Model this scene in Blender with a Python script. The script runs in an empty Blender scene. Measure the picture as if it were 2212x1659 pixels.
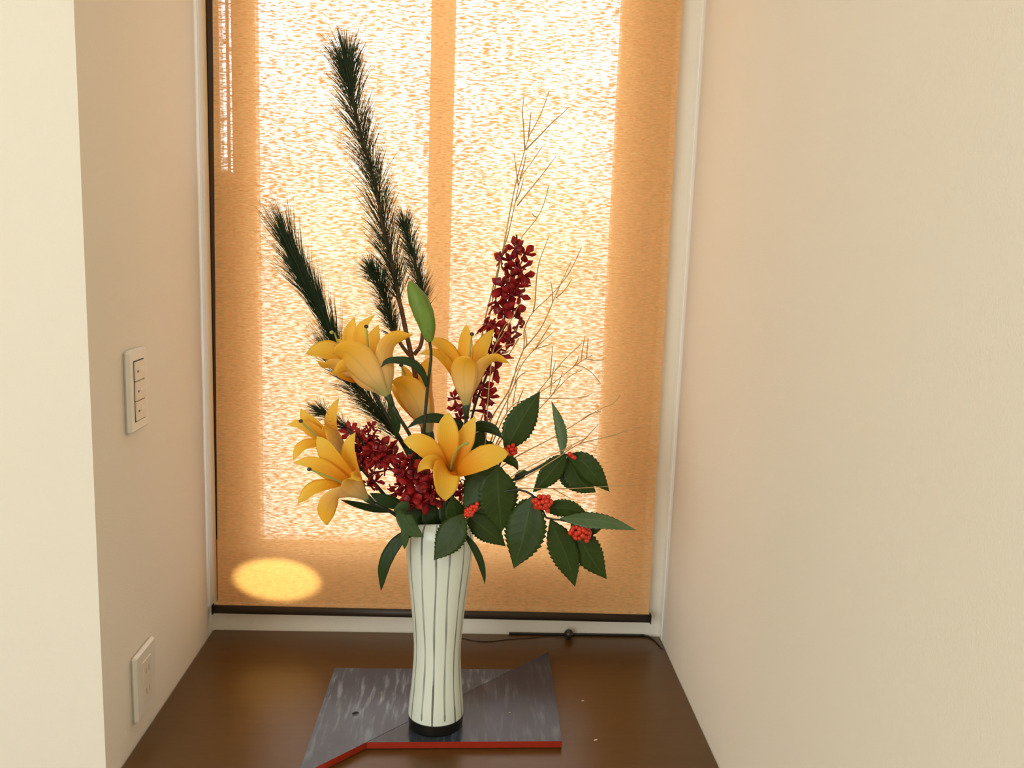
import bpy, math, random
import numpy as np
from mathutils import Vector, Matrix
random.seed(7)
rng = np.random.default_rng(7)
scene = bpy.context.scene
col = scene.collection
# ------------------------------------------------------------------ camera
H = 0.78                                   # eye height above the counter
FPX, CX, CY = 1931.0, 1106.0, 829.5        # focal length and centre for a 2212 x 1659 frame
def _n(v): return v / np.linalg.norm(v)
_down = _n(np.array([690 - CX, 12600 - CY, FPX]))
_fwd = np.array([1029 - CX, 510 - CY, FPX])
_fwd = _n(_fwd - _down * (_fwd @ _down) / 1.0)
_right = np.cross(_down, _fwd)
RW = np.array([_right, _fwd, -_down])      # rows: world X, Y (into the alcove), Z (up)
cam_d = bpy.data.cameras.new('camera')
cam_d.sensor_width = 36.0
cam_d.lens = FPX / 2212 * 36
cam_d.clip_start = 0.01
cam = bpy.data.objects.new('camera', cam_d)
col.objects.link(cam)
m = Matrix.Identity(4)
for i in range(3):
    m[i][0] = RW[i, 0]; m[i][1] = -RW[i, 1]; m[i][2] = -RW[i, 2]
m[2][3] = H
cam.matrix_world = m
scene.camera = cam
# ------------------------------------------------------------------ world, lamps, exposure
scene.view_settings.view_transform = 'Standard'
scene.view_settings.look = 'None'
scene.view_settings.gamma = 1.0
scene.view_settings.use_curve_mapping = False
scene.view_settings.exposure = 0.14
world = bpy.data.worlds.new('sky'); scene.world = world
world.use_nodes = True
wn = world.node_tree; wn.nodes.clear()
w_out = wn.nodes.new('ShaderNodeOutputWorld'); w_bg = wn.nodes.new('ShaderNodeBackground')
w_tc = wn.nodes.new('ShaderNodeTexCoord'); w_sep = wn.nodes.new('ShaderNodeSeparateXYZ')
w_mr = wn.nodes.new('ShaderNodeMapRange'); w_cr = wn.nodes.new('ShaderNodeValToRGB')
w_mr.inputs['From Min'].default_value = -0.1; w_mr.inputs['From Max'].default_value = 0.4
wn.links.new(w_tc.outputs['Generated'], w_sep.inputs[0]); wn.links.new(w_sep.outputs['Z'], w_mr.inputs['Value'])
wn.links.new(w_mr.outputs[0], w_cr.inputs[0]); wn.links.new(w_cr.outputs['Color'], w_bg.inputs['Color'])
e = w_cr.color_ramp.elements
e[0].position = 0.0; e[0].color = (0.50, 0.46, 0.40, 1)
e[1].position = 1.0; e[1].color = (1.0, 1.12, 1.3, 1)
q = e.new(0.2); q.color = (0.62, 0.56, 0.50, 1)
q = e.new(0.55); q.color = (0.95, 0.97, 1.1, 1)
w_bg.inputs['Strength'].default_value = 5.0
wn.links.new(w_bg.outputs[0], w_out.inputs[0])

def area(name, loc, target, size, size_y, power, color):
    l = bpy.data.lights.new(name, 'AREA'); l.shape = 'RECTANGLE'
    l.size = size; l.size_y = size_y; l.energy = power; l.color = color
    o = bpy.data.objects.new(name, l); col.objects.link(o)
    o.location = loc
    o.rotation_euler = (Vector(target) - Vector(loc)).to_track_quat('-Z', 'Y').to_euler()
    return o
area('room_window_light', (-2.0, -2.2, 0.9), (0.3, 1.2, 0.15), 2.2, 1.8, 56, (0.92, 1.0, 1.0))
area('ceiling_lamp_light', (-0.6, -0.3, 1.80), (-0.3, 0.5, 0.0), 0.7, 0.7, 6, (1.0, 0.90, 0.74))
glint = bpy.data.lights.new('added_glint_spot', 'SPOT')
glint.energy = 240; glint.color = (1.0, 0.95, 0.52); glint.spot_size = math.radians(6.4); glint.spot_blend = 0.5
glint.shadow_soft_size = 0.005
glint_o = bpy.data.objects.new('added_glint_spot', glint); col.objects.link(glint_o)

# ------------------------------------------------------------------ pixel helpers (measuring the photograph)
def ray(px, py): return RW @ np.array([(px - CX) / FPX, (py - CY) / FPX, 1.0])
def at(px, py, Y):
    r = ray(px, py); return r * (Y / r[1]) + np.array([0, 0, H])
def atz(px, py, z):
    r = ray(px, py); return r * ((z - H) / r[2]) + np.array([0, 0, H])
def atx(px, py, x):
    r = ray(px, py); return r * (x / r[0]) + np.array([0, 0, H])
def proj(p):
    v = RW.T @ (np.asarray(p) - np.array([0, 0, H])); return CX + FPX * v[0] / v[2], CY + FPX * v[1] / v[2]
def frame(ox, oy, s): return lambda x, y: (ox + x / s, oy + y / s)
Z1 = frame(600, 660, 3.3173); Z2 = frame(980, 820, 3.607); Z3 = frame(500, 400, 4.365)
Z5 = frame(940, 460, 3.3175); Z6 = frame(740, 860, 6.382); Z7 = frame(780, 1060, 3.319)
ZT = frame(1080, 180, 4.88); ZR = frame(1060, 700, 4.609); ZM = frame(860, 1060, 8.295)
PX = lambda x, y: (x, y)

# ------------------------------------------------------------------ materials
def nodes_of(name):
    mt = bpy.data.materials.new(name); mt.use_nodes = True
    nt = mt.node_tree; nt.nodes.clear()
    out = nt.nodes.new('ShaderNodeOutputMaterial')
    return mt, nt, out
def N(nt, kind, **kw):
    n = nt.nodes.new('ShaderNode' + kind)
    for k, v in kw.items(): setattr(n, k, v)
    return n
def val(nt, op, a, b=None, c=None, clamp=False):
    n = N(nt, 'Math', operation=op); n.use_clamp = clamp
    for i, x in enumerate((a, b, c)):
        if x is None: continue
        if isinstance(x, (int, float)): n.inputs[i].default_value = x
        else: nt.links.new(x, n.inputs[i])
    return n.outputs[0]
def mixc(nt, fac, a, b):
    n = N(nt, 'Mix', data_type='RGBA')
    for s, x in (('Factor', fac), ('A', a), ('B', b)):
        sock = [i for i in n.inputs if i.name == s and (i.type == 'RGBA' if s != 'Factor' else i.type == 'VALUE')][0]
        if isinstance(x, (int, float)): sock.default_value = x
        elif isinstance(x, tuple): sock.default_value = (*x, 1)
        else: nt.links.new(x, sock)
    return [o for o in n.outputs if o.type == 'RGBA'][0]
def noise(nt, scale, detail=3, vec_scale=None, rough=0.55, coord='Object'):
    tc = N(nt, 'TexCoord'); nz = N(nt, 'TexNoise')
    nz.inputs['Scale'].default_value = scale; nz.inputs['Detail'].default_value = detail; nz.inputs['Roughness'].default_value = rough
    src = tc.outputs[coord]
    if vec_scale:
        mp = N(nt, 'Mapping'); mp.inputs['Scale'].default_value = vec_scale
        nt.links.new(src, mp.inputs[0]); src = mp.outputs[0]
    nt.links.new(src, nz.inputs['Vector'])
    return nz.outputs['Fac']
def bump(nt, h, dist, strength=1.0):
    b = N(nt, 'Bump'); b.inputs['Distance'].default_value = dist; b.inputs['Strength'].default_value = strength
    nt.links.new(h, b.inputs['Height']); return b.outputs[0]
def simple(name, c, rough=0.5, var=0.0, nscale=40, bmp=0.0, spec=0.5, metal=0.0, coat=0.0):
    mt, nt, out = nodes_of(name); p = N(nt, 'BsdfPrincipled')
    p.inputs['Roughness'].default_value = rough; p.inputs['Specular IOR Level'].default_value = spec
    p.inputs['Metallic'].default_value = metal; p.inputs['Coat Weight'].default_value = coat
    if var or bmp: nz = noise(nt, nscale)
    if var:
        a = tuple(x * (1 - var) for x in c); b = tuple(min(1, x * (1 + var)) for x in c)
        nt.links.new(mixc(nt, nz, a, b), p.inputs['Base Color'])
    else: p.inputs['Base Color'].default_value = (*c, 1)
    if bmp: nt.links.new(bump(nt, nz, bmp), p.inputs['Normal'])
    nt.links.new(p.outputs[0], out.inputs[0]); return mt
M = {}
def wallpaper(name, c):
    mt, nt, out = nodes_of(name); p = N(nt, 'BsdfPrincipled'); p.inputs['Roughness'].default_value = 0.85
    p.inputs['Specular IOR Level'].default_value = 0.2
    fine = noise(nt, 420, 3); big = noise(nt, 2.2, 2)
    a = mixc(nt, big, tuple(x * y for x, y in zip(c, (0.99, 0.97, 0.95))), tuple(min(1, x * y) for x, y in zip(c, (1.0, 1.025, 1.04))))
    nt.links.new(a, p.inputs['Base Color']); nt.links.new(bump(nt, fine, 0.0009, 0.5), p.inputs['Normal'])
    nt.links.new(p.outputs[0], out.inputs[0]); return mt
M['wall'] = wallpaper('wallpaper', (0.83, 0.78, 0.675))
M['ceiling'] = simple('ceiling_paper', (0.85, 0.82, 0.75), 0.9)
M['floor'] = simple('floor_wood', (0.35, 0.20, 0.10), 0.5, 0.25, 12)
def wood():
    mt, nt, out = nodes_of('brown_varnished_wood'); p = N(nt, 'BsdfPrincipled')
    g = noise(nt, 6, 5, (1.2, 14, 14)); f = noise(nt, 30, 4, (1.5, 40, 40))
    v = val(nt, 'ADD', val(nt, 'MULTIPLY', g, 0.6), val(nt, 'MULTIPLY', f, 0.4))
    nt.links.new(mixc(nt, v, (0.066, 0.028, 0.005), (0.140, 0.064, 0.012)), p.inputs['Base Color'])
    p.inputs['Roughness'].default_value = 0.28; p.inputs['Specular IOR Level'].default_value = 0.5
    nt.links.new(bump(nt, f, 0.0003, 0.3), p.inputs['Normal'])
    nt.links.new(p.outputs[0], out.inputs[0]); return mt
M['wood'] = wood()
M['frame'] = simple('dark_brown_window_frame', (0.030, 0.018, 0.010), 0.45, 0.1, 30)
M['frame_tan'] = simple('tan_wood_window_sash', (0.50, 0.27, 0.11), 0.5, 0.15, 30)
M['light_leak_strip'] = simple('glossy_white_leak_strip', (0.86, 0.87, 0.83), 0.22, spec=0.7)
M['rail'] = simple('dark_brown_blind_rail', (0.030, 0.018, 0.008), 0.5, 0.2, 60)
M['black'] = simple('black_cord', (0.010, 0.009, 0.008), 0.5)
M['ball'] = simple('dark_metal_ball', (0.05, 0.043, 0.035), 0.3, metal=0.6)
M['plate'] = simple('white_switch_plastic', (0.78, 0.76, 0.68), 0.32)
M['rocker'] = simple('cream_rocker_plastic', (0.76, 0.70, 0.58), 0.4)
M['dot'] = simple('grey_indicator', (0.10, 0.10, 0.09), 0.4)
M['slot'] = simple('dark_slot', (0.03, 0.03, 0.028), 0.6)
M['slot_soft'] = simple('grey_socket_slot', (0.33, 0.31, 0.26), 0.6)
M['red'] = simple('red_lacquer', (0.33, 0.020, 0.006), 0.35, 0.15, 60)
M['ground'] = simple('pale_gravel', (0.40, 0.355, 0.27), 0.9, 0.2, 8)
def glass():
    mt, nt, out = nodes_of('window_glass'); t = N(nt, 'BsdfTransparent'); t.inputs[0].default_value = (0.96, 0.98, 0.97, 1)
    g = N(nt, 'BsdfGlossy'); g.inputs['Roughness'].default_value = 0.02
    mx = N(nt, 'MixShader'); mx.inputs[0].default_value = 0.05; nt.links.new(t.outputs[0], mx.inputs[1]); nt.links.new(g.outputs[0], mx.inputs[2])
    nt.links.new(mx.outputs[0], out.inputs[0]); return mt
M['glass'] = glass()
def fabric():
    mt, nt, out = nodes_of('woven_orange_blind_cloth')
    n1 = noise(nt, 1.0, 2.5, (70, 70, 300)); n2 = noise(nt, 1.0, 2, (120, 120, 1100)); n3 = noise(nt, 1.0, 2, (9, 9, 14))
    v = val(nt, 'ADD', val(nt, 'ADD', val(nt, 'MULTIPLY', n1, 0.56), val(nt, 'MULTIPLY', n2, 0.34)), val(nt, 'MULTIPLY', n3, 0.10))
    mr = N(nt, 'MapRange'); mr.interpolation_type = 'LINEAR'
    mr.inputs['From Min'].default_value = 0.44; mr.inputs['From Max'].default_value = 0.62
    mr.inputs['To Min'].default_value = 0.0; mr.inputs['To Max'].default_value = 0.41
    nt.links.new(v, mr.inputs['Value'])
    cv = val(nt, 'ADD', val(nt, 'MULTIPLY', v, 0.55), val(nt, 'MULTIPLY', n2, 0.45))
    cr = mixc(nt, val(nt, 'MULTIPLY', val(nt, 'SUBTRACT', cv, 0.385), 5.0, clamp=True), (0.64, 0.22, 0.055), (1.0, 0.63, 0.27))
    n4 = noise(nt, 1.0, 2, (48, 48, 620)); line = val(nt, 'MULTIPLY', val(nt, 'SUBTRACT', n4, 0.585), 14.0, clamp=True)
    cr = mixc(nt, val(nt, 'MULTIPLY', line, 0.55), cr, (0.40, 0.12, 0.03))
    tl = N(nt, 'BsdfTranslucent'); df = N(nt, 'BsdfDiffuse'); tr = N(nt, 'BsdfTransparent'); tr.inputs[0].default_value = (1, 1, 1, 1)
    nt.links.new(cr, tl.inputs[0]); nt.links.new(mixc(nt, 0.5, (0.97, 0.60, 0.27), cr), df.inputs[0])
    m1 = N(nt, 'MixShader'); m1.inputs[0].default_value = 0.72
    nt.links.new(tl.outputs[0], m1.inputs[1]); nt.links.new(df.outputs[0], m1.inputs[2])
    m2 = N(nt, 'MixShader'); nt.links.new(val(nt, 'MULTIPLY', mr.outputs[0], val(nt, 'SUBTRACT', 1.0, val(nt, 'MULTIPLY', line, 0.75))), m2.inputs[0])
    nt.links.new(m1.outputs[0], m2.inputs[1]); nt.links.new(tr.outputs[0], m2.inputs[2])
    nt.links.new(m2.outputs[0], out.inputs[0]); return mt
M['fabric'] = fabric()
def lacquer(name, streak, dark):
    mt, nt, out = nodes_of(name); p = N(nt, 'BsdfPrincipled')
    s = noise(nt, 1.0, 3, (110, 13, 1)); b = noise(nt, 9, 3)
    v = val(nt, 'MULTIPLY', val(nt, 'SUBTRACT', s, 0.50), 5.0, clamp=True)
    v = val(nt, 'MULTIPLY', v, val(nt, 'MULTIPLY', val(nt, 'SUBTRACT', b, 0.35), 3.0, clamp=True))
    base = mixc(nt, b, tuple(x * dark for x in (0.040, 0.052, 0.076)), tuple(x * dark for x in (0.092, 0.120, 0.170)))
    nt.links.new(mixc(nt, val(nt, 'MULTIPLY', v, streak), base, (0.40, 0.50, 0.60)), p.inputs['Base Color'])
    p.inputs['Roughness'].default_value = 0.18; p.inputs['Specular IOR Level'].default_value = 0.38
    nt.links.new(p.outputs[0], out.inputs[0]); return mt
M['tray'] = lacquer('black_lacquer_painted_sheen', 0.8, 1.0); M['tray2'] = lacquer('black_lacquer_dark', 0.16, 0.45)  # left triangle's silver-grey reflection and pale streaks painted into its base colour
def leafmat(name, c0, c1, rib, trans=0.12, rough=0.35, back=None):
    mt, nt, out = nodes_of(name); p = N(nt, 'BsdfPrincipled'); p.inputs['Roughness'].default_value = rough; p.inputs['Specular IOR Level'].default_value = 0.28
    a = N(nt, 'Attribute', attribute_name='ps'); t = N(nt, 'Attribute', attribute_name='pt'); sd = N(nt, 'Attribute', attribute_name='side')
    nz = noise(nt, 45, 3)
    c = mixc(nt, nz, c0, c1)
    mid = val(nt, 'SUBTRACT', 1.0, val(nt, 'MULTIPLY', a.outputs['Fac'], 12.0), clamp=True)
    vn = val(nt, 'SINE', val(nt, 'MULTIPLY', val(nt, 'SUBTRACT', t.outputs['Fac'], val(nt, 'MULTIPLY', a.outputs['Fac'], 0.16)), 46.0))
    vein = val(nt, 'MULTIPLY', val(nt, 'GREATER_THAN', vn, 0.93), 0.18)
    c = mixc(nt, val(nt, 'MAXIMUM', val(nt, 'MULTIPLY', mid, 0.6), vein), c, rib)
    if back: c = mixc(nt, sd.outputs['Fac'], c, back)
    nt.links.new(c, p.inputs['Base Color'])
    nt.links.new(bump(nt, val(nt, 'ADD', mid, val(nt, 'MULTIPLY', vn, 0.3)), 0.0006, 0.4), p.inputs['Normal'])
    tl = N(nt, 'BsdfTranslucent'); nt.links.new(c, tl.inputs[0]); mx = N(nt, 'MixShader'); mx.inputs[0].default_value = trans
    nt.links.new(p.outputs[0], mx.inputs[1]); nt.links.new(tl.outputs[0], mx.inputs[2]); nt.links.new(mx.outputs[0], out.inputs[0]); return mt
M['leaf'] = leafmat('serrated_leaf_green', (0.019, 0.039, 0.003), (0.036, 0.068, 0.006), (0.065, 0.105, 0.022), rough=0.45)
M['leaf_pale'] = leafmat('pale_leaf_green', (0.075, 0.13, 0.05), (0.11, 0.18, 0.075), (0.18, 0.24, 0.12))
M['leaf_lily'] = leafmat('lily_leaf_green', (0.014, 0.032, 0.006), (0.024, 0.052, 0.010), (0.03, 0.065, 0.022), rough=0.4)
M['leaf_curl'] = leafmat('curled_lily_leaf_green', (0.035, 0.075, 0.022), (0.06, 0.11, 0.035), (0.09, 0.14, 0.06), rough=0.38, back=(0.16, 0.20, 0.17))
M['bud'] = leafmat('lily_bud_green', (0.19, 0.31, 0.05), (0.26, 0.39, 0.08), (0.08, 0.16, 0.02), trans=0.3, rough=0.4)
M['stem'] = simple('green_stem', (0.025, 0.050, 0.018), 0.45, 0.2, 60)
M['stem_dark'] = simple('dark_green_stem', (0.016, 0.022, 0.010), 0.5, 0.2, 60)
M['bark'] = simple('pine_bark', (0.13, 0.055, 0.022), 0.8, 0.45, 160, 0.002)
M['needle'] = simple('pine_needle_green', (0.016, 0.040, 0.014), 0.45, 0.45, 30)
M['twig'] = simple('dried_golden_twig', (0.46, 0.28, 0.11), 0.5, 0.4, 60)
M['berry'] = simple('red_berry', (0.62, 0.035, 0.012), 0.25, 0.1, 80)
M['eye'] = simple('berry_eye', (0.03, 0.01, 0.006), 0.6)
M['stigma'] = simple('dark_stigma', (0.05, 0.035, 0.018), 0.5)
M['style'] = simple('pale_green_style', (0.33, 0.38, 0.09), 0.45)
M['husk'] = simple('pale_husk', (0.75, 0.55, 0.42), 0.7)
M['scrap'] = simple('black_scrap', (0.012, 0.008, 0.008), 0.6)
def petalmat(name, throat, mid, tip, outc, outbase, trans=0.42):
    mt, nt, out = nodes_of(name); p = N(nt, 'BsdfPrincipled'); p.inputs['Roughness'].default_value = 0.45; p.inputs['Specular IOR Level'].default_value = 0.3
    a = N(nt, 'Attribute', attribute_name='ps'); t = N(nt, 'Attribute', attribute_name='pt'); sd = N(nt, 'Attribute', attribute_name='side')
    cr = N(nt, 'ValToRGB'); el = cr.color_ramp.elements
    el[0].position = 0.33; el[0].color = (*throat, 1); el[1].position = 1.0; el[1].color = (*tip, 1); q = el.new(0.7); q.color = (*mid, 1)
    nt.links.new(t.outputs['Fac'], cr.inputs[0])
    co = N(nt, 'ValToRGB'); el = co.color_ramp.elements
    el[0].position = 0.05; el[0].color = (*outbase, 1); el[1].position = 0.85; el[1].color = (*mid, 1); q = el.new(0.4); q.color = (*outc, 1)
    nt.links.new(t.outputs['Fac'], co.inputs[0])
    rib = val(nt, 'SUBTRACT', 1.0, val(nt, 'MULTIPLY', a.outputs['Fac'], 7.0), clamp=True)
    outx = mixc(nt, val(nt, 'MULTIPLY', rib, 0.22), co.outputs[0], tuple(x * y for x, y in zip(outbase, (0.8, 0.75, 0.7))))
    c = mixc(nt, sd.outputs['Fac'], cr.outputs[0], outx)
    nt.links.new(c, p.inputs['Base Color'])
    ln = val(nt, 'SINE', val(nt, 'MULTIPLY', a.outputs['Fac'], 38.0))
    nt.links.new(bump(nt, val(nt, 'ADD', val(nt, 'MULTIPLY', ln, 0.4), val(nt, 'MULTIPLY', rib, -1.2)), 0.0008, 0.22), p.inputs['Normal'])
    tl = N(nt, 'BsdfTranslucent'); nt.links.new(c, tl.inputs[0]); mx = N(nt, 'MixShader'); mx.inputs[0].default_value = trans
    nt.links.new(p.outputs[0], mx.inputs[1]); nt.links.new(tl.outputs[0], mx.inputs[2]); nt.links.new(mx.outputs[0], out.inputs[0]); return mt
M['petal'] = petalmat('yellow_lily_petal', (0.95, 0.36, 0.015), (0.99, 0.63, 0.055), (0.99, 0.76, 0.12), (0.96, 0.74, 0.27), (0.60, 0.64, 0.25))
M['orchid'] = petalmat('crimson_orchid_petal', (0.26, 0.007, 0.010), (0.46, 0.018, 0.018), (0.56, 0.040, 0.036), (0.52, 0.036, 0.034), (0.42, 0.022, 0.022), 0.42)
M['lip'] = simple('dark_orchid_lip', (0.20, 0.004, 0.012), 0.4, 0.2, 200)
M['outer'] = simple('outer_wall_render', (0.7, 0.66, 0.6), 0.9)

# ------------------------------------------------------------------ object builders
ORG = {}
def thing(name, label, cat, loc, group=None):
    o = bpy.data.objects.new(name, None); col.objects.link(o); o.empty_display_size = 0.02
    o.location = loc; o['label'] = label; o['category'] = cat
    if group: o['group'] = group
    ORG[o.name] = np.array(loc, float); return o
def mesh(name, verts, faces, mat=None, smooth=True, attrs=None, org=None):
    me = bpy.data.meshes.new(name)
    v = np.asarray(verts, float)
    if org is not None: v = v - org
    me.from_pydata(v.tolist(), [], faces)
    if smooth: me.polygons.foreach_set('use_smooth', [True] * len(me.polygons))
    if mat is not None: me.materials.append(mat)
    for k, a in (attrs or {}).items():
        at_ = me.attributes.new(k, 'FLOAT', 'POINT'); at_.data.foreach_set('value', np.asarray(a, np.float32))
    me.update(); return me
def obj(name, verts, faces, mat, parent=None, smooth=True, attrs=None, **props):
    org = np.zeros(3)
    if parent is not None: org = ORG[parent.name]
    me = mesh(name, verts, faces, mat, smooth, attrs, org)
    o = bpy.data.objects.new(name, me); col.objects.link(o)
    if parent is not None: o.parent = parent
    ORG[o.name] = org
    for k, x in props.items(): o[k] = x
    return o
def structure(name, *a, **k): return obj(name, *a, kind='structure', **k)
class MB:
    def __init__(s): s.v = []; s.f = []
    def add(s, v, f):
        b = len(s.v); s.v += [list(map(float, x)) for x in v]; s.f += [[b + i for i in q] for q in f]; return s
    def box(s, x0, x1, y0, y1, z0, z1):
        return s.add([(x, y, z) for z in (z0, z1) for x, y in ((x0, y0), (x1, y0), (x1, y1), (x0, y1))],
                     [(3, 2, 1, 0), (4, 5, 6, 7), (0, 1, 5, 4), (1, 2, 6, 5), (2, 3, 7, 6), (3, 0, 4, 7)])
    def bbox(s, x0, x1, y0, y1, z0, z1, b):        # box with chamfered edges
        import itertools
        v = []; idx = {}
        for sx, sy, sz in itertools.product((0, 1), repeat=3):
            X, Y_, Z = (x0, x1)[sx], (y0, y1)[sy], (z0, z1)[sz]
            dx, dy, dz = (b, -b)[sx], (b, -b)[sy], (b, -b)[sz]
            for k, p in enumerate(((X, Y_ + dy, Z + dz), (X + dx, Y_, Z + dz), (X + dx, Y_ + dy, Z))):
                idx[(sx, sy, sz, k)] = len(v); v.append(p)
        f = []
        for ax in range(3):
            o = [a for a in range(3) if a != ax]
            for side in (0, 1):
                q = []
                for a, b_ in ((0, 0), (1, 0), (1, 1), (0, 1)):
                    c = [0, 0, 0]; c[ax] = side; c[o[0]] = a; c[o[1]] = b_; q.append(idx[(*c, ax)])
                f.append(q)
        for ax in range(3):                        # edge chamfers along ax
            o = [a for a in range(3) if a != ax]
            for a, b_ in ((0, 0), (1, 0), (1, 1), (0, 1)):
                c0 = [0, 0, 0]; c0[o[0]] = a; c0[o[1]] = b_; c1 = list(c0); c1[ax] = 1
                f.append([idx[(*c0, o[0])], idx[(*c0, o[1])], idx[(*c1, o[1])], idx[(*c1, o[0])]])
        for c in itertools.product((0, 1), repeat=3): f.append([idx[(*c, 0)], idx[(*c, 1)], idx[(*c, 2)]])
        s.add(v, f)
        return s
    def tube(s, pts, rads, n=6, caps=True):
        pts = np.asarray(pts, float); k = len(pts)
        rads = np.broadcast_to(np.asarray(rads, float), (k,)) if np.ndim(rads) <= 1 else rads
        T = np.gradient(pts, axis=0); T /= np.linalg.norm(T, axis=1)[:, None] + 1e-12
        ref = np.array([0.3, -0.8, 0.52]); b = len(s.v)
        for i in range(k):
            u = np.cross(T[i], ref); u /= np.linalg.norm(u) + 1e-12; w = np.cross(T[i], u)
            for j in range(n):
                a = 2 * math.pi * j / n; s.v.append(list(pts[i] + rads[i] * (math.cos(a) * u + math.sin(a) * w)))
        for i in range(k - 1):
            for j in range(n):
                s.f.append([b + i * n + j, b + i * n + (j + 1) % n, b + (i + 1) * n + (j + 1) % n, b + (i + 1) * n + j])
        if caps: s.f.append([b + j for j in range(n)][::-1]); s.f.append([b + (k - 1) * n + j for j in range(n)])
        return s
    def lathe(s, prof, c, n=48, close=False):
        b = len(s.v); c = np.asarray(c, float)
        for r, z in prof:
            for j in range(n):
                a = 2 * math.pi * j / n; s.v.append([c[0] + r * math.cos(a), c[1] + r * math.sin(a), c[2] + z])
        for i in range(len(prof) - 1):
            for j in range(n): s.f.append([b + i * n + j, b + i * n + (j + 1) % n, b + (i + 1) * n + (j + 1) % n, b + (i + 1) * n + j])
        if close: s.f.append([b + j for j in range(n)][::-1]); s.f.append([b + (len(prof) - 1) * n + j for j in range(n)])
        return s
    def ball(s, c, r, nu=10, nv=7, sq=1.0):
        prof = [(r * math.sin(math.pi * i / nv) + 1e-5, -r * sq * math.cos(math.pi * i / nv)) for i in range(nv + 1)]
        return s.lathe(prof, c, nu)
    def prism(s, poly, z0, z1):
        n = len(poly); v = [(x, y, z0) for x, y in poly] + [(x, y, z1) for x, y in poly]
        return s.add(v, [list(range(n))[::-1], list(range(n, 2 * n))] + [[i, (i + 1) % n, n + (i + 1) % n, n + i] for i in range(n)])
    def build(s, name, mat, parent=None, smooth=False, **p): return obj(name, s.v, s.f, mat, parent, smooth, **p)
def spline(P, n):
    P = np.asarray(P, float); k = len(P)
    if k == 2: return P[0] + np.linspace(0, 1, n)[:, None] * (P[1] - P[0])
    d = np.r_[0, np.cumsum(np.linalg.norm(np.diff(P, axis=0), axis=1) ** 0.5 + 1e-9)]
    Q = np.vstack([2 * P[0] - P[1], P, 2 * P[-1] - P[-2]]); dd = np.r_[-(d[1] - d[0]), d, d[-1] + d[-1] - d[-2]]
    out = []
    for u in np.linspace(0, d[-1], n):
        i = min(max(int(np.searchsorted(d, u, 'right')) - 1, 0), k - 2) + 1
        t0, t1, t2, t3 = dd[i - 1:i + 3]; p0, p1, p2, p3 = Q[i - 1:i + 3]
        a1 = (t1 - u) / (t1 - t0) * p0 + (u - t0) / (t1 - t0) * p1; a2 = (t2 - u) / (t2 - t1) * p1 + (u - t1) / (t2 - t1) * p2
        a3 = (t3 - u) / (t3 - t2) * p2 + (u - t2) / (t3 - t2) * p3
        b1 = (t2 - u) / (t2 - t0) * a1 + (u - t0) / (t2 - t0) * a2; b2 = (t3 - u) / (t3 - t1) * a2 + (u - t1) / (t3 - t1) * a3
        out.append((t2 - u) / (t2 - t1) * b1 + (u - t1) / (t2 - t1) * b2)
    c = np.array(out); L = np.r_[0, np.cumsum(np.linalg.norm(np.diff(c, axis=0), axis=1))]   # even arc length
    return np.array([[np.interp(s, L, c[:, j]) for j in range(3)] for s in np.linspace(0, L[-1], n)])
PROF = {
    'lily': lambda t: np.interp(t, [0, .12, .3, .5, .68, .82, .92, .97, 1], [.10, .26, .55, .86, 1.0, .86, .52, .26, .03]),
    'sepal': lambda t: np.interp(t, [0, .12, .3, .5, .65, .82, .93, 1], [.14, .34, .68, .95, 1.0, .68, .33, .03]),
    'senryo': lambda t: np.interp(t, [0, .06, .18, .32, .45, .6, .75, .88, .96, 1], [.06, .26, .68, .95, 1.0, .90, .62, .30, .11, .01]),
    'lance': lambda t: np.interp(t, [0, .1, .3, .5, .7, .88, 1], [.35, .6, .95, 1.0, .82, .40, .02]),
    'orchid': lambda t: np.interp(t, [0, .15, .4, .65, .85, .95, 1], [.22, .42, .80, 1.0, .80, .45, .08]),
}
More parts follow.
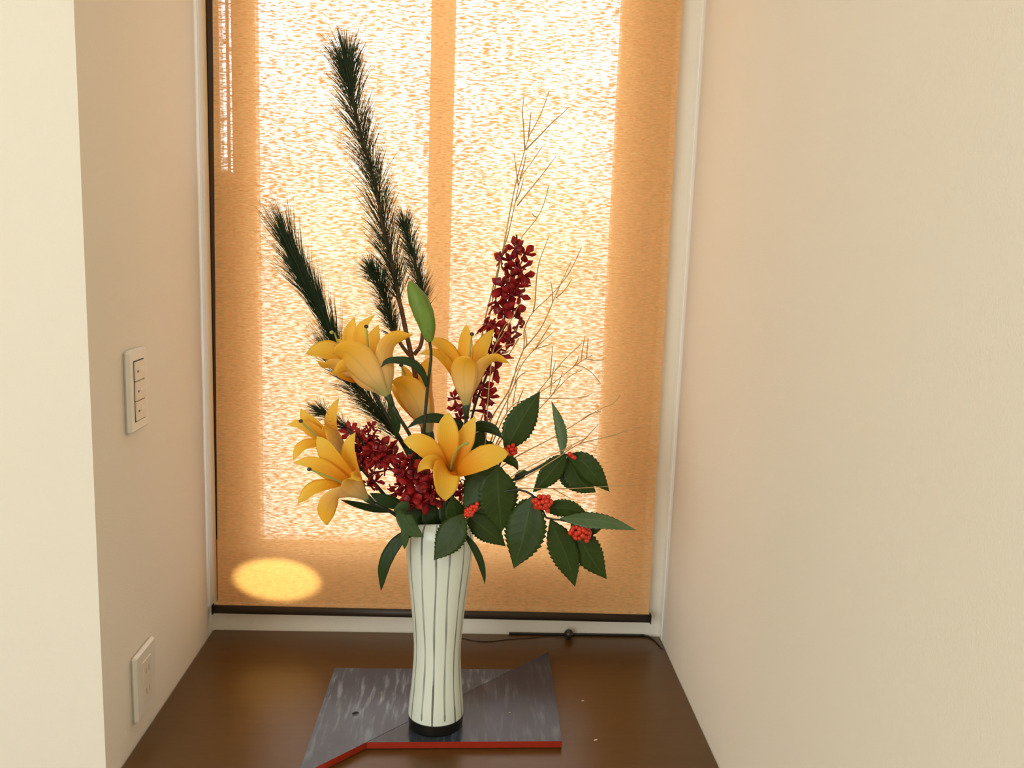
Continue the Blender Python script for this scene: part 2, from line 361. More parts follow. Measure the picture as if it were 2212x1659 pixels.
def blade_geo(P, hw, prof, nref, cup=0.0, fold=0.0, nu=16, nv=7, teeth=0, th=0.0008, wave=0.0, roll=0.0, tdepth=0.17, ph=0.0):
    C = spline(P, nu); T = np.gradient(C, axis=0); T /= np.linalg.norm(T, axis=1)[:, None]
    t = np.linspace(0, 1, nu); w = hw * PROF[prof](t)
    V = []; pt = []; ps = []; sd = []; Bp = None
    for side in (0, 1):
        for i in range(nu):
            n_ = nref(C[i], t[i]) if callable(nref) else np.asarray(nref, float)
            n_ = n_ - T[i] * (n_ @ T[i]); n_ = n_ / (np.linalg.norm(n_) + 1e-9)
            b = np.cross(T[i], n_); a = math.radians(roll)
            n2 = n_ * math.cos(a) + b * math.sin(a); b2 = b * math.cos(a) - n_ * math.sin(a)
            for j in range(nv):
                s = -1 + 2 * j / (nv - 1); ww = w[i]
                if teeth and abs(s) > 0.99:
                    ww *= 1 + tdepth * (((t[i] * teeth) % 1.0) * -1.0 + 0.5)
                off = cup * w[i] * s * s + fold * w[i] * abs(s) + wave * hw * math.sin(t[i] * 9 + ph + (2 if s > 0 else 0)) * abs(s) ** 1.5 * min(1, t[i] * 2)
                h = (0.5 if side == 0 else -0.5) * th * min(1, 4 * (1 - abs(s)) + 0.25)
                V.append(C[i] + b2 * ww * s + n2 * (off + h)); pt.append(t[i]); ps.append(abs(s)); sd.append(side)
    F = []; K = nu * nv
    for i in range(nu - 1):
        for j in range(nv - 1):
            a = i * nv + j; F.append([a, a + 1, a + nv + 1, a + nv]); F.append([K + a, K + a + nv, K + a + nv + 1, K + a + 1])
    for i in range(nu - 1):
        a = i * nv; F.append([a, a + nv, K + a + nv, K + a]); a += nv - 1; F.append([a, K + a, K + a + nv, a + nv])
    for j in range(nv - 1):
        F.append([j, K + j, K + j + 1, j + 1]); a = (nu - 1) * nv + j; F.append([a, a + 1, K + a + 1, K + a])
    return np.array(V), F, dict(pt=pt, ps=ps, side=sd)
def blade(name, mat, parent, *a, **k):
    props = {x: k.pop(x) for x in ('label',) if x in k}
    v, f, at_ = blade_geo(*a, **k); return obj(name, v, f, mat, parent, True, at_, **props)
CAMP = np.array([0, 0, H])
tocam = lambda P, t=0: _n(CAMP - P)
# ================================================================== SETTING
XL, XR, YB, ZC = -0.495, 0.390, 2.150 * H, 1.95
YF = 1.492 * H                       # front end of the left alcove wall
YS = 1.548 * H                       # front edge of the counter
Y_WIN = YB + 0.015
ox0, ox1, oz0, oz1 = XL + 0.004, 0.350, 0.052, 1.62           # window opening
w = MB(); w.box(XL - 0.1, ox0, YB, YB + 0.12, -0.6, ZC); w.box(ox1, XR + 0.1, YB, YB + 0.12, -0.6, ZC)
w.box(ox0, ox1, YB, YB + 0.12, -0.6, oz0); w.box(ox0, ox1, YB, YB + 0.12, oz1, ZC)
structure('wall_back', w.v, w.f, M['wall'], None, False)
structure('wall_left', *(lambda b: (b.v, b.f))(MB().box(XL - 0.12, XL, YF, YB, -0.6, ZC)), M['wall'], None, False)
structure('wall_front', *(lambda b: (b.v, b.f))(MB().box(-2.8, XL - 0.12, YF, YF + 0.12, -0.6, ZC)), M['wall'], None, False)
structure('wall_right', *(lambda b: (b.v, b.f))(MB().box(XR, XR + 0.1, -3.0, YB, -0.6, ZC)), M['wall'], None, False)
structure('wall_rear', *(lambda b: (b.v, b.f))(MB().box(-2.9, XR + 0.1, -3.1, -3.0, -0.6, ZC)), M['wall'], None, False)
structure('wall_far_left', *(lambda b: (b.v, b.f))(MB().box(-2.9, -2.8, -3.0, YF + 0.12, -0.6, ZC)), M['wall'], None, False)
structure('floor', *(lambda b: (b.v, b.f))(MB().box(-2.9, XR + 0.1, -3.1, YB + 0.12, -0.7, -0.6)), M['floor'], None, False)
structure('ceiling', *(lambda b: (b.v, b.f))(MB().box(-2.9, XR + 0.1, -3.1, YB + 0.12, ZC, ZC + 0.1)), M['ceiling'], None, False)
structure('ground', *(lambda b: (b.v, b.f))(MB().box(-30, 30, YB + 0.125, 60, -1.0, -0.9)), M['ground'], None, False)
# window: dark frame with stiles and a mullion, clear panes
def xw(px, py=600): return at(px, py, Y_WIN + 0.02)[0]
win = bpy.data.objects.new('window_1', None); col.objects.link(win); win['kind'] = 'structure'; ORG['window_1'] = np.zeros(3)
zp0 = at(700, 1168, Y_WIN)[2]                                   # lower edge of the panes
def bar(name, x0, x1, z0=oz0, z1=oz1, y0=0.0, y1=0.035, mt='frame_tan'): return MB().bbox(x0, x1, Y_WIN + y0, Y_WIN + y1, z0, z1, 0.003).build(name, M[mt], win)
xs = [at(p, 0, Y_WIN)[0] for p in (469, 485, 491, 497, 549, 932, 985, 1347, 1428.5, 1432)]
zs = at(480, 370, Y_WIN)[2]
bar('stile', ox0, xs[0], y1=0.011, mt='frame'); bar('stile', xs[1], xs[2], y1=0.011); bar('added_slit_block', xs[0], xs[3], z1=zs, y0=0.001, y1=0.011); bar('stile', xs[3], xs[4]); bar('mullion', xs[5], xs[6], y0=0.008)  # added strip closes the lower slits to block their daylight
bar('stile', xs[7], xs[8]); bar('stile', xs[9], ox1); bar('bottom_rail', ox0, ox1, oz0, zp0, y0=-0.001); bar('top_rail', ox0, ox1, oz1 - 0.05, oz1, y0=-0.001)
for a, b in ((0, 1), (2, 3), (4, 5), (6, 7), (8, 9)):
    MB().box(xs[a] - 0.001, xs[b] + 0.001, Y_WIN + 0.012, Y_WIN + 0.016, zp0 - 0.002, oz1 - 0.048).build('pane', M['glass'], win)
zt_ = 0.030  # added white strips stand in for daylight leaking past the blind edges
structure('light_leak_strip_1', *(lambda b: (b.v, b.f))(MB().bbox(XL - 0.001, XL + 0.0016, 2.122 * H, YB + 0.001, zt_, ZC - 0.01, 0.0005)), M['light_leak_strip'], None, False)
structure('light_leak_strip_2', *(lambda b: (b.v, b.f))(MB().bbox(XR - 0.0016, XR + 0.001, 2.122 * H, YB + 0.001, 0.0005, ZC - 0.01, 0.0005)), M['light_leak_strip'], None, False)
# ================================================================== COUNTER
sh = thing('counter', 'dark brown varnished wooden counter filling the alcove under the blind', 'counter', (0, YS, 0))
MB().bbox(XL + 0.0004, XR - 0.0004, YS, YB - 0.0006, -0.035, 0.0, 0.003).build('board', M['wood'], sh)
MB().box(XL + 0.0004, XR - 0.0004, YS + 0.02, YS + 0.04, -0.599, -0.035).build('front_panel', M['wood'], sh)
# ================================================================== BLIND
YBL = 2.116 * H
bt0 = at(459, 0, YBL); b_l = at(471, 1307, YBL); b_r = at(1401, 1330, YBL); bt1 = at(1474, 0, YBL)
bl = thing('roller_blind', 'orange woven roller blind glowing with daylight in front of the window', 'blind', (0, YBL, 0.06))
top = 1.66
def ext(a, b, z): return a + (b - a) * ((z - a[2]) / (b[2] - a[2]))
nx, nz = 40, 60; V = []; F = []
for k in range(nz + 1):
    for i in range(nx + 1):
        zl = b_l[2] + (top - b_l[2]) * k / nz; zr = b_r[2] + (top - b_r[2]) * k / nz
        L = ext(b_l, bt0, zl); R = ext(b_r, bt1, zr); p = L + (R - L) * i / nx
        V.append([p[0], YBL + 0.0012 * math.sin(i * 0.45 + 0.4) * (0.4 + 0.6 * k / nz) + 0.0006 * math.sin(k * .9), p[2]])
for k in range(nz):
    for i in range(nx): a = k * (nx + 1) + i; F.append([a, a + 1, a + nx + 2, a + nx + 1])
obj('cloth', V, F, M['fabric'], bl)
r0 = at(460, 1304, YBL); r0b = at(462, 1327, YBL); r1 = at(1404, 1326, YBL); r1b = at(1403, 1346, YBL)
hr = 0.0085; c0 = (r0 + r0b) / 2; c1 = (r1 + r1b) / 2
rail = MB(); n = 14
for c in (c0, c1):
    for j in range(n): a = 2 * math.pi * j / n; rail.v.append([c[0], c[1] + 0.006 * math.cos(a), c[2] + hr * math.sin(a)])
for j in range(n): rail.f.append([j, (j + 1) % n, n + (j + 1) % n, n + j])
rail.f += [list(range(n))[::-1], list(range(n, 2 * n))]
rl = rail.build('bottom_rail', M['rail'], bl, True)
for c, d in ((c0, -1), (c1, 1)):
    MB().box(c[0] + (0 if d > 0 else -0.002), c[0] + (0.002 if d > 0 else 0), c[1] - 0.0065, c[1] + 0.0065, c[2] - 0.009, c[2] + 0.009).build('end_cap', M['black'], rl)
tb = MB(); tb.tube([(XL + 0.02, YBL + 0.0, top + 0.012), (XR - 0.02, YBL, top + 0.012)], 0.018, 20); tb.build('roller_tube', M['rail'], bl, True)
# added unseen spot throws the patch of reflected sunlight on the blind
pg = at(598, 1252, YBL)
glint_o.location = (-0.44, 0.35, 1.15)
_dir = _n(pg - np.array(glint_o.location)); _x = _n(np.cross(_dir, [0, 0, 1.0])); _y = np.cross(_x, _dir)
glint_o.rotation_euler = Matrix([[_x[k], _y[k], -_dir[k]] for k in range(3)]).to_euler()
glint_o.scale = (1.0, 0.40, 1.0)
# ================================================================== SWITCH AND SOCKET
def plate(name, label, cat, p_fb, p_ft, p_bt, p_bb):
    q = [atx(*p, XL) for p in (p_fb, p_ft, p_bt, p_bb)]
    y0 = (q[0][1] + q[1][1]) / 2; y1 = (q[2][1] + q[3][1]) / 2; z1 = (q[1][2] + q[2][2]) / 2; z0 = (q[0][2] + q[3][2]) / 2
    t = thing(name, label, cat, (XL, (y0 + y1) / 2, z0))
    b = MB().bbox(XL, XL + 0.009, y0, y1, z0, z1, 0.004); b.build('cover_plate', M['plate'], t)
    return t, y0, y1, z0, z1
t, y0, y1, z0, z1 = plate('light_switch', 'white wall switch with three stacked rockers above the wall socket', 'switch', (270, 937), (263, 757), (303, 749), (312, 921))
ym = (y0 + y1) / 2; ww = (y1 - y0) * 0.26; hh = (z1 - z0) * 0.120; zm = (z0 + z1) / 2
MB().box(XL + 0.0085, XL + 0.0094, ym - ww - 0.001, ym + ww + 0.001, zm - 3 * hh - 0.001, zm + 3 * hh + 0.001).build('recess', M['slot'], t)
for i in (1, 0, -1):
    r = MB().bbox(XL + 0.0088, XL + 0.0115, ym - ww, ym + ww, zm + i * 2 * hh - hh + 0.0006, zm + i * 2 * hh + hh - 0.0006, 0.0007).build('rocker', M['rocker'], t)
    MB().bbox(XL + 0.0112, XL + 0.0120, ym - ww * .65, ym - ww * .35, zm + i * 2 * hh - 0.002, zm + i * 2 * hh + 0.001, 0.0002).build('indicator_lamp', M['dot'], r)
    MB().bbox(XL + 0.0112, XL + 0.0119, ym - ww * .1, ym + ww * .8, zm + i * 2 * hh - 0.001, zm + i * 2 * hh + 0.006, 0.0002).build('name_card', M['plate'], r)
t, y0, y1, z0, z1 = plate('wall_socket', 'white wall socket plate low on the wall near the counter', 'socket', (284, 1575), (281, 1418), (323, 1374), (327, 1500))
ym = (y0 + y1) / 2; ww = (y1 - y0) * 0.20; zm = (z0 + z1) / 2; hh = (z1 - z0) * 0.32
ins = MB().bbox(XL + 0.0085, XL + 0.0105, ym - ww, ym + ww, zm - hh, zm + hh, 0.0006).build('insert', M['rocker'], t)
for dz in (0.5, -0.5):
    for dy in (-0.35, 0.35):
        MB().box(XL + 0.0100, XL + 0.0108, ym + dy * ww - 0.0009, ym + dy * ww + 0.0009, zm + dz * hh - 0.0045, zm + dz * hh + 0.0045).build('slot', M['slot_soft'], ins)
# ================================================================== LACQUER BOARD UNDER THE VASE
ZT_ = 0.012
def P2(px, py): p = atz(px, py, ZT_); return (p[0], p[1])
br = thing('lacquer_board', 'black lacquered flower board of two triangles with red front edges under the vase', 'board', (-0.04, 1.33, 0))
A, B_, C_ = P2(723, 1443), P2(1107.7, 1446), P2(643, 1677)
D_, E_, G_ = P2(1184, 1408), P2(1214, 1601), P2(792, 1603)
def triangle(name, pts, mat, red):
    c = MB(); c.prism(pts, 0.0015, ZT_); o = c.build(name, mat, br)
    o.data.materials.append(M['red'])
    for p in o.data.polygons:
        if abs(p.normal.z) < 0.5 and p.normal.y < -0.2: p.material_index = 1
    return o
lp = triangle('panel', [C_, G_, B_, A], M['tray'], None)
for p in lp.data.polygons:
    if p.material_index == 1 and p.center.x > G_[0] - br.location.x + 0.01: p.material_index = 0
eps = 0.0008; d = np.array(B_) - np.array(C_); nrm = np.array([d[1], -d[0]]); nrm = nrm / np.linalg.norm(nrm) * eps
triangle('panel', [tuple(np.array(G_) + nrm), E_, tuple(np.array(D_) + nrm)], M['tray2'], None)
# ================================================================== VASE
vc = atz(941, 1562, ZT_); Y0 = float(vc[1])
va = thing('vase', 'tall white ceramic vase with thin grey vertical stripes and black foot', 'vase', tuple(vc))
zz = [0, 0.004, 0.016, 0.0205, 0.040, 0.065, 0.088, 0.110, 0.134, 0.158, 0.180, 0.215, 0.250, 0.280, 0.300, 0.316, 0.326, 0.332]
rr = [.0415, .0428, .0437, .0437, .0426, .0400, .0384, .0371, .0368, .0384, .0402, .0437, .0478, .0510, .0522, .0518, .0488, .0448]
na = 560; zd = np.linspace(0, 0.332, 230); rd = np.interp(zd, zz, rr)
ker = np.array([1, 2, 3, 2, 1]) / 9; rd[6:-6] = np.convolve(rd, ker, 'same')[6:-6]
th = np.linspace(0, 2 * math.pi, na, endpoint=False)
rim = lambda a: 0.010 * (0.5 - 0.5 * np.cos(2 * (a))) * np.where(np.sin(a) < 0, 1, 0.6)     # mouth rises at the front lip
V = []; colr = []
stripes = [(-102, .0), (-79, .0), (-57, .0), (-28.7, .017), (-4.6, .0), (20, .017), (46, .0), (68, .0), (91, .0), (115, 0), (140, 0), (165, 0), (190, 0), (215, 0), (238, 0)]
srng = np.random.default_rng(3); wob = srng.uniform(0, 6.28, (len(stripes), 3)); tone = srng.uniform(0.16, 0.30, len(stripes))
white = np.array([0.72, 0.785, 0.69]); ZB = 0.0195
for k, z in enumerate(zd):
    f = max(0.0, (z - 0.29) / 0.042)
    for a in th:
        V.append([vc[0] + rd[k] * math.cos(a), vc[1] + rd[k] * math.sin(a), vc[2] + z + f * float(rim(a))])
cm = np.tile(white, (len(zd) * na, 1)).reshape(len(zd), na, 3)
deg = (np.degrees(th) + 90 + 180) % 360 - 180                     # 0 = towards the camera (-Y)
for i, (a0, gap) in enumerate(stripes):
    for k, z in enumerate(zd):
        ctr = a0 + 1.1 * math.sin(z * 17 + wob[i, 0]) + 0.7 * math.sin(z * 41 + wob[i, 1])
        if z < 0.07: ctr *= 1 + 0.03 * (0.07 - z) / 0.07
        hw_ = (0.00140 + 0.00028 * math.sin(z * 55 + wob[i, 2])) / rd[k]
        if i in (0, 1, 2, 6, 7, 8): hw_ *= 0.85
        if gap and z < ZB + 0.016: hw_ *= 1.25
        bot = ZB + (0.0055 if gap else 0)
        if z < bot: continue
        if gap and z < bot + 0.003: hw_ *= math.sqrt(max(0.05, (z - bot) / 0.003))
        dd = np.abs((deg - ctr + 180) % 360 - 180); hd = math.degrees(hw_)
        cov = np.clip((hd - dd) / 0.5 + 0.5, 0, 1)
        tn = tone[i] * (1 + 0.25 * math.sin(z * 90 + wob[i, 1])) * (0.72 if z > 0.28 else 1)
        if i in (2, 4, 6) and z < (0.085 if i == 4 else 0.045): tn *= 0.28
        if i == 3 and z > 0.295: tn *= 0.15
        if gap and z < ZB + 0.018: tn *= 0.55
        inkc = np.array([0.92, 1.0, 0.95]) * tn
        cov = cov * (0.88 if not gap else 0.8)
        cm[k] = cm[k] * (1 - cov[:, None]) + inkc * cov[:, None]
cm[zd < ZB] = [0.008, 0.007, 0.006]
F = []
for k in range(len(zd) - 1):
    for j in range(na): F.append([k * na + j, k * na + (j + 1) % na, (k + 1) * na + (j + 1) % na, (k + 1) * na + j])
nb = len(V); o_n = len(zd)
inner = [(rd[-1] - 0.0022, 0.3335), (rd[-1] - 0.0042, 0.332), (0.0455, 0.322), (0.0470, 0.300), (0.043, 0.25), (0.035, 0.18), (0.032, 0.13), (0.034, 0.06), (0.034, 0.012)]
for r_, z in inner:
    f = max(0.0, (z - 0.29) / 0.042)
    for a in th: V.append([vc[0] + r_ * math.cos(a), vc[1] + r_ * math.sin(a), vc[2] + z + f * float(rim(a))])
prev = (o_n - 1) * na
for i in range(len(inner)):
    cur = nb + i * na
    for j in range(na): F.append([prev + j, prev + (j + 1) % na, cur + (j + 1) % na, cur + j])
    prev = cur
F.append([prev + j for j in range(na)]); F.append([j for j in range(na)][::-1])
mt, nt, out = nodes_of('striped_white_ceramic'); p = N(nt, 'BsdfPrincipled'); p.inputs['Roughness'].default_value = 0.30
a_ = N(nt, 'Attribute', attribute_name='paint'); nt.links.new(a_.outputs['Color'], p.inputs['Base Color']); nt.links.new(p.outputs[0], out.inputs[0])
body = obj('body', V, F, mt, va)
ca = body.data.color_attributes.new('paint', 'FLOAT_COLOR', 'POINT')
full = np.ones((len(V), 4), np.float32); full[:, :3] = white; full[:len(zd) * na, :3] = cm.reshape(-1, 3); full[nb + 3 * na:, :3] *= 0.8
ca.data.foreach_set('color', full.ravel())
def mouth(dx=0, dy=0, z=0.27): return np.array([vc[0] + dx, Y0 + dy, vc[2] + z])
DEEP = lambda dx=0, dy=0: [mouth(dx, dy, 0.315), mouth(dx * .4, dy * .4, 0.17)]
def pts(fr, seq, base=0.0):          # (x, y, depth in cm further from the viewer) -> world
    return [at(*fr(s[0], s[1]), Y0 + base + (s[2] if len(s) > 2 else 0) * 0.01) for s in seq]
MPP = Y0 / FPX * 1.0
def stem(name, mat, parent, P, r0_, r1_=None, n=None, sides=7):
    C = spline(P, n or max(8, 4 * len(P))); r = np.linspace(r0_, r1_ or r0_, len(C)); return MB().tube(C, r, sides).build(name, mat, parent, True)
# ================================================================== LILIES
def lily(label, fr, sc, base, base_pt, open_pt, petals, pistil=None, stem_pts=(), leaves=(), mouth_off=(0, 0), face=0.6, group='yellow lilies in the vase'):
    t = thing('lily', label, 'flower', tuple(mouth(*mouth_off, 0.17)), group)
    B = pts(fr, [base_pt], base)[0]; O = pts(fr, [open_pt], base)[0]; ax = _n(O - B); LEN = np.linalg.norm(O - B)
    def nref(P, u):
        s = (P - B) @ ax; q = B + ax * s - P; l = np.linalg.norm(q)
        return q / (l + 1e-6) * 1.0 + ax * (0.25 + 0.9 * u * u)
    for k, pe in enumerate(petals):
        kind, hw, seq = pe[0], pe[1], pe[2]; cup = pe[3] if len(pe) > 3 else 0.30
        PP = np.array(pts(fr, seq, base)); Cq = spline(PP, 9); Tq = _n(Cq[5] - Cq[3]); n0 = nref(Cq[4], .5); n0 = _n(n0 - Tq * (n0 @ Tq))
        sg = 1.0 if n0 @ tocam(Cq[4]) > -0.05 else -1.0
        fn = lambda P, u, sg=sg: _n(nref(P, u)) + tocam(P) * sg * face * min(1.0, u * 2.5)
        blade('petal', M['petal'], t, PP, hw / sc * MPP * 1.27, kind, fn, cup=cup, fold=-0.05, nu=20, nv=9, wave=0.055, ph=k * 1.7)
    if pistil:
        P = pts(fr, pistil, base); C = spline(P, 12)
        o = MB().tube(C, np.linspace(0.0018, 0.0013, 12), 7).build('pistil', M['style'], t, True)
        MB().ball(C[-1], 0.0034, 9, 6, 0.8).build('stigma', M['stigma'] if len(pistil) < 4 else M['style'], o, True)
    cup_ = MB(); cup_.tube([B - ax * 0.012, B - ax * 0.004, B + ax * 0.004, B + ax * 0.012], [0.0032, 0.0048, 0.0058, 0.0055], 9); cup_.build('receptacle', M['stem'], t, True)
    if stem_pts is not None:
        SP = [B - ax * 0.008] + pts(fr, stem_pts, base) + DEEP(*mouth_off)
        stem('stem', M['stem_dark'], t, SP, 0.0027, 0.0036, 30)
    for lf in leaves: lily_leaf(t, *lf)
    return t
def lily_leaf(t, fr, sc, base, hw, seq, roll=0, mat='leaf_lily', cup=0.15, prof='lance', nref=None):
    blade('leaf', M[mat], t, pts(fr, seq, base), hw / sc * MPP / max(0.3, math.cos(math.radians(roll))), prof, nref or tocam, cup=cup, fold=-0.12, nu=26, nv=7, roll=roll)
S1 = 3.3173
lily('yellow lily trumpet seen from the side, upper left, in front of its twin', Z1, S1, -0.03, (800, 668, 0), (640, 330, 0), [
    ('lily', 50, [(798, 660, .3), (640, 440, 2.2), (520, 260, 3.2), (545, 88, 4.0)]),
    ('sepal', 46, [(800, 655, .3), (720, 450, 2.4), (590, 250, 3.0), (612, 150, 3.4), (695, 66, 4.0)]),
    ('lily', 52, [(803, 655, .2), (760, 460, 1.6), (690, 270, 2.4), (722, 138, 3.0)]),
    ('sepal', 62, [(806, 662, 0), (800, 500, -1.2), (775, 330, -1.2), (830, 245, -1), (968, 211, -.6)]),
    ('sepal', 74, [(792, 670, 0), (640, 560, -1.6), (500, 440, -1.8), (400, 484, -2.2)]),
    ('lily', 92, [(798, 668, 0), (690, 540, -2.2), (560, 385, -3.0), (480, 330, -3.4), (388, 345, -3.6)]),
    ], [(700, 500, -.2), (655, 340, 0.4), (634, 150, .8)], [(850, 770, 0), (960, 955, .5), (1010, 1120, 2)],
    [(Z1, S1, -0.015, 34, [(800, 690, 0), (830, 760, -.2), (850, 850, -.2), (845, 950, .2)], 35)], (-0.012, 0.005))
lily('yellow lily facing left behind the upper left trumpet', Z1, S1, 0.015, (640, 560, 0), (390, 300, -1), [
    ('lily', 60, [(620, 545, 0), (500, 420, .3), (400, 335, .4), (310, 322, .4), (200, 343, .6)]),
    ('sepal', 52, [(620, 560, 0), (500, 480, -1.2), (400, 430, -1.5), (330, 430, -1.8), (285, 395, -2.2)]),
    ('sepal', 44, [(620, 545, .2), (540, 400, 1.2), (480, 290, 1.4), (425, 240, 1.8)]),
    ('lily', 44, [(625, 545, .2), (560, 420, 1.8), (520, 300, 2.6), (540, 215, 3.2)]),
    ('lily', 56, [(620, 570, 0), (500, 520, -.8), (430, 490, -1.0), (385, 492, -1.4)]),
    ('sepal', 44, [(630, 560, 0), (560, 480, -1.4), (500, 400, -2), (470, 340, -2.4)]),
    ], [(560, 470, 0), (465, 325, -.6), (425, 250, -.8), (402, 190, -1), (386, 192, -1.3)], [(760, 750, 1), (900, 990, 1), (1000, 1130, 2)], (), (-0.016, 0.012))
lily('yellow lily behind the dark arching leaf, middle of the bouquet', Z1, S1, 0.04, (1100, 945, 0), (990, 540, 0), [
    ('lily', 46, [(1095, 930, .3), (1020, 700, 1.6), (940, 540, 2.2), (893, 425, 2.6)]),
    ('lily', 50, [(1100, 930, .3), (1060, 700, 1.6), (1030, 520, 2.2), (1085, 372, 2.6)]),
    ('sepal', 60, [(1105, 935, 0), (1100, 780, -.3), (1075, 620, -.3), (1090, 520, -.2), (1100, 450, 0)]),
    ('sepal', 62, [(1090, 935, 0), (980, 800, -.2), (880, 660, 0), (822, 590, .4), (790, 620, .6)]),
    ('lily', 88, [(1098, 945, 0), (1030, 790, -1.8), (960, 640, -2.4), (890, 565, -2.6), (815, 545, -2.8)]),
    ('sepal', 50, [(1100, 945, 0), (1080, 800, -1.4), (1030, 660, -2), (985, 560, -2.4)]),
    ], [(1000, 690, 0), (948, 575, .3), (884, 428, .5)], [(1110, 990, 0), (1140, 1060, 0), (1150, 1150, 0)], (), (0.006, 0.015))
lily('upright yellow lily in front of the red orchid spike', Z1, S1, 0.0, (1350, 748, 0), (1345, 430, 0), [
    ('lily', 56, [(1346, 735, .3), (1320, 560, 1.2), (1260, 400, 1.4), (1170, 285, 1.2), (1058, 246, 1.0)]),
    ('lily', 46, [(1350, 735, .4), (1348, 540, 1.8), (1345, 330, 2.6), (1352, 136, 3.2)]),
    ('lily', 54, [(1355, 735, .3), (1400, 540, 1.6), (1455, 330, 2.0), (1520, 210, 2.4), (1552, 168, 2.6)]),
    ('sepal', 50, [(1343, 742, 0), (1290, 600, -.4), (1225, 440, -.2), (1130, 345, .2), (1012, 348, .8)]),
    ('sepal', 54, [(1358, 742, 0), (1405, 590, -.6), (1470, 440, -.8), (1560, 380, -.8), (1660, 412, -1.0)]),
    ('lily', 76, [(1350, 748, 0), (1342, 620, -1.6), (1332, 480, -2.0), (1350, 400, -2.8), (1378, 372, -3.6)]),
    ], [(1352, 560, .3), (1372, 380, .6), (1392, 205, .8)], [(1352, 800, 0), (1340, 900, .5), (1300, 1080, 1), (1250, 1300, 1)], [
    (Z1, S1, 0.0, 36, [(1210, 835, -.5), (1290, 880, 0), (1330, 960, 0), (1340, 1000, .5)], 30),
    (Z1, S1, 0.0, 42, [(1370, 900, 0), (1450, 865, -.6), (1540, 885, -1), (1612, 950, -1.4)], 25),
    (Z1, S1, 0.005, 36, [(1330, 850, .5), (1230, 825, 0), (1120, 806, -.4), (1010, 826, -.8), (925, 880, -1.2)], 20)], (0.012, 0.008))
lily('open yellow lily facing out above the crimson orchids and vase mouth', Z1, S1, -0.055, (1215, 1225, 3.2), (1245, 1120, -3), [
    ('lily', 60, [(1215, 1215, 2.6), (1185, 1150, .5), (1090, 1040, -.8), (1000, 980, -1.0), (900, 972, -.6)]),
    ('lily', 62, [(1225, 1210, 2.8), (1225, 1110, 1.0), (1222, 960, .2), (1215, 860, .3), (1222, 765, 1.0)]),
    ('sepal', 56, [(1235, 1210, 3.0), (1285, 1100, 1.6), (1350, 940, 1.4), (1412, 795, 1.8)]),
    ('lily', 70, [(1240, 1225, 2.6), (1300, 1190, .2), (1420, 1120, -1.2), (1530, 1075, -1.6), (1655, 1060, -1.2)]),
    ('sepal', 82, [(1240, 1235, 2.4), (1215, 1175, -0.8), (1196, 1200, -2.4), (1203, 1290, -3.0), (1200, 1400, -2.5)]),
    ('sepal', 46, [(1215, 1235, 2.6), (1150, 1150, -.6), (1090, 1120, -1.8), (1040, 1145, -2.2), (1002, 1198, -2.2)]),
    ], [(1235, 1190, 1.0), (1260, 1080, -1.6), (1300, 1015, -2.6), (1352, 988, -3.2)], [(1210, 1300, 4), (1200, 1420, 5)], (), (0.0, -0.015))
lily('open yellow lily facing left low on the left, nearest the viewer', Z1, S1, -0.065, (655, 1392, 1.0), (360, 1180, -2.0), [
    ('lily', 60, [(640, 1375, .8), (530, 1250, .8), (400, 1110, .3), (330, 1000, .2), (282, 938, .4)]),
    ('sepal', 50, [(645, 1365, 1.2), (570, 1240, 1.6), (520, 1110, 1.4), (515, 1000, 1.4), (556, 908, 1.8)]),
    ('sepal', 46, [(630, 1380, .6), (510, 1290, .2), (380, 1200, -.4), (240, 1125, -.6), (112, 1128, -.4)]),
    ('lily', 48, [(630, 1390, .4), (510, 1310, -1.0), (380, 1290, -2.0), (250, 1320, -2.4), (143, 1418, -2.4)]),
    ('lily', 58, [(640, 1398, .2), (530, 1345, -1.6), (420, 1360, -2.6), (360, 1450, -2.8), (350, 1572, -2.6)]),
    ('sepal', 62, [(652, 1388, .4), (585, 1330, -1.6), (530, 1270, -3.0), (545, 1215, -4.2), (600, 1262, -5.2)]),
    ], [(520, 1300, -.6), (390, 1238, -1.8), (226, 1173, -2.6)], [(720, 1430, 1.2), (830, 1490, 2), (920, 1560, 3)], [
    (Z1, S1, -0.05, 46, [(905, 1425, 1), (830, 1415, .4), (740, 1385, -.2), (660, 1345, -.4)], 10),
    (Z1, S1, -0.03, 26, [(800, 1475, .4), (700, 1460, .2), (580, 1430, .3), (450, 1393, .6)], 40)], (-0.03, -0.012))
lily('yellow lily at the far left, behind the nearest low left lily', Z1, S1, 0.0, (520, 1095, 1.5), (280, 930, -1.0), [
    ('lily', 42, [(500, 1075, 1.4), (400, 980, 1.2), (280, 880, .8), (200, 800, .8), (165, 738, 1.0)]),
    ('sepal', 40, [(505, 1070, 1.8), (430, 960, 1.8), (385, 850, 1.8), (398, 750, 2.0), (438, 664, 2.4)]),
    ('sepal', 38, [(490, 1080, 1.0), (370, 980, .4), (260, 900, 0), (170, 850, .2), (70, 853, .6)]),
    ('lily', 36, [(490, 1085, .8), (380, 1020, -.2), (260, 990, -.8), (170, 1015, -1.2), (113, 1105, -1.4)]),
    ('sepal', 50, [(505, 1085, 1.2), (460, 1000, 0), (400, 930, -.8), (345, 880, -1.4), (315, 895, -2.0)]),
    ('lily', 46, [(500, 1090, .6), (410, 1040, -1.0), (330, 1010, -1.8), (270, 1030, -2.4)]),
    ], [(430, 1030, .4), (290, 945, -.6), (165, 828, -1.0)], [(620, 1190, 2), (800, 1400, 3), (920, 1540, 4)], (), (-0.03, 0.004))
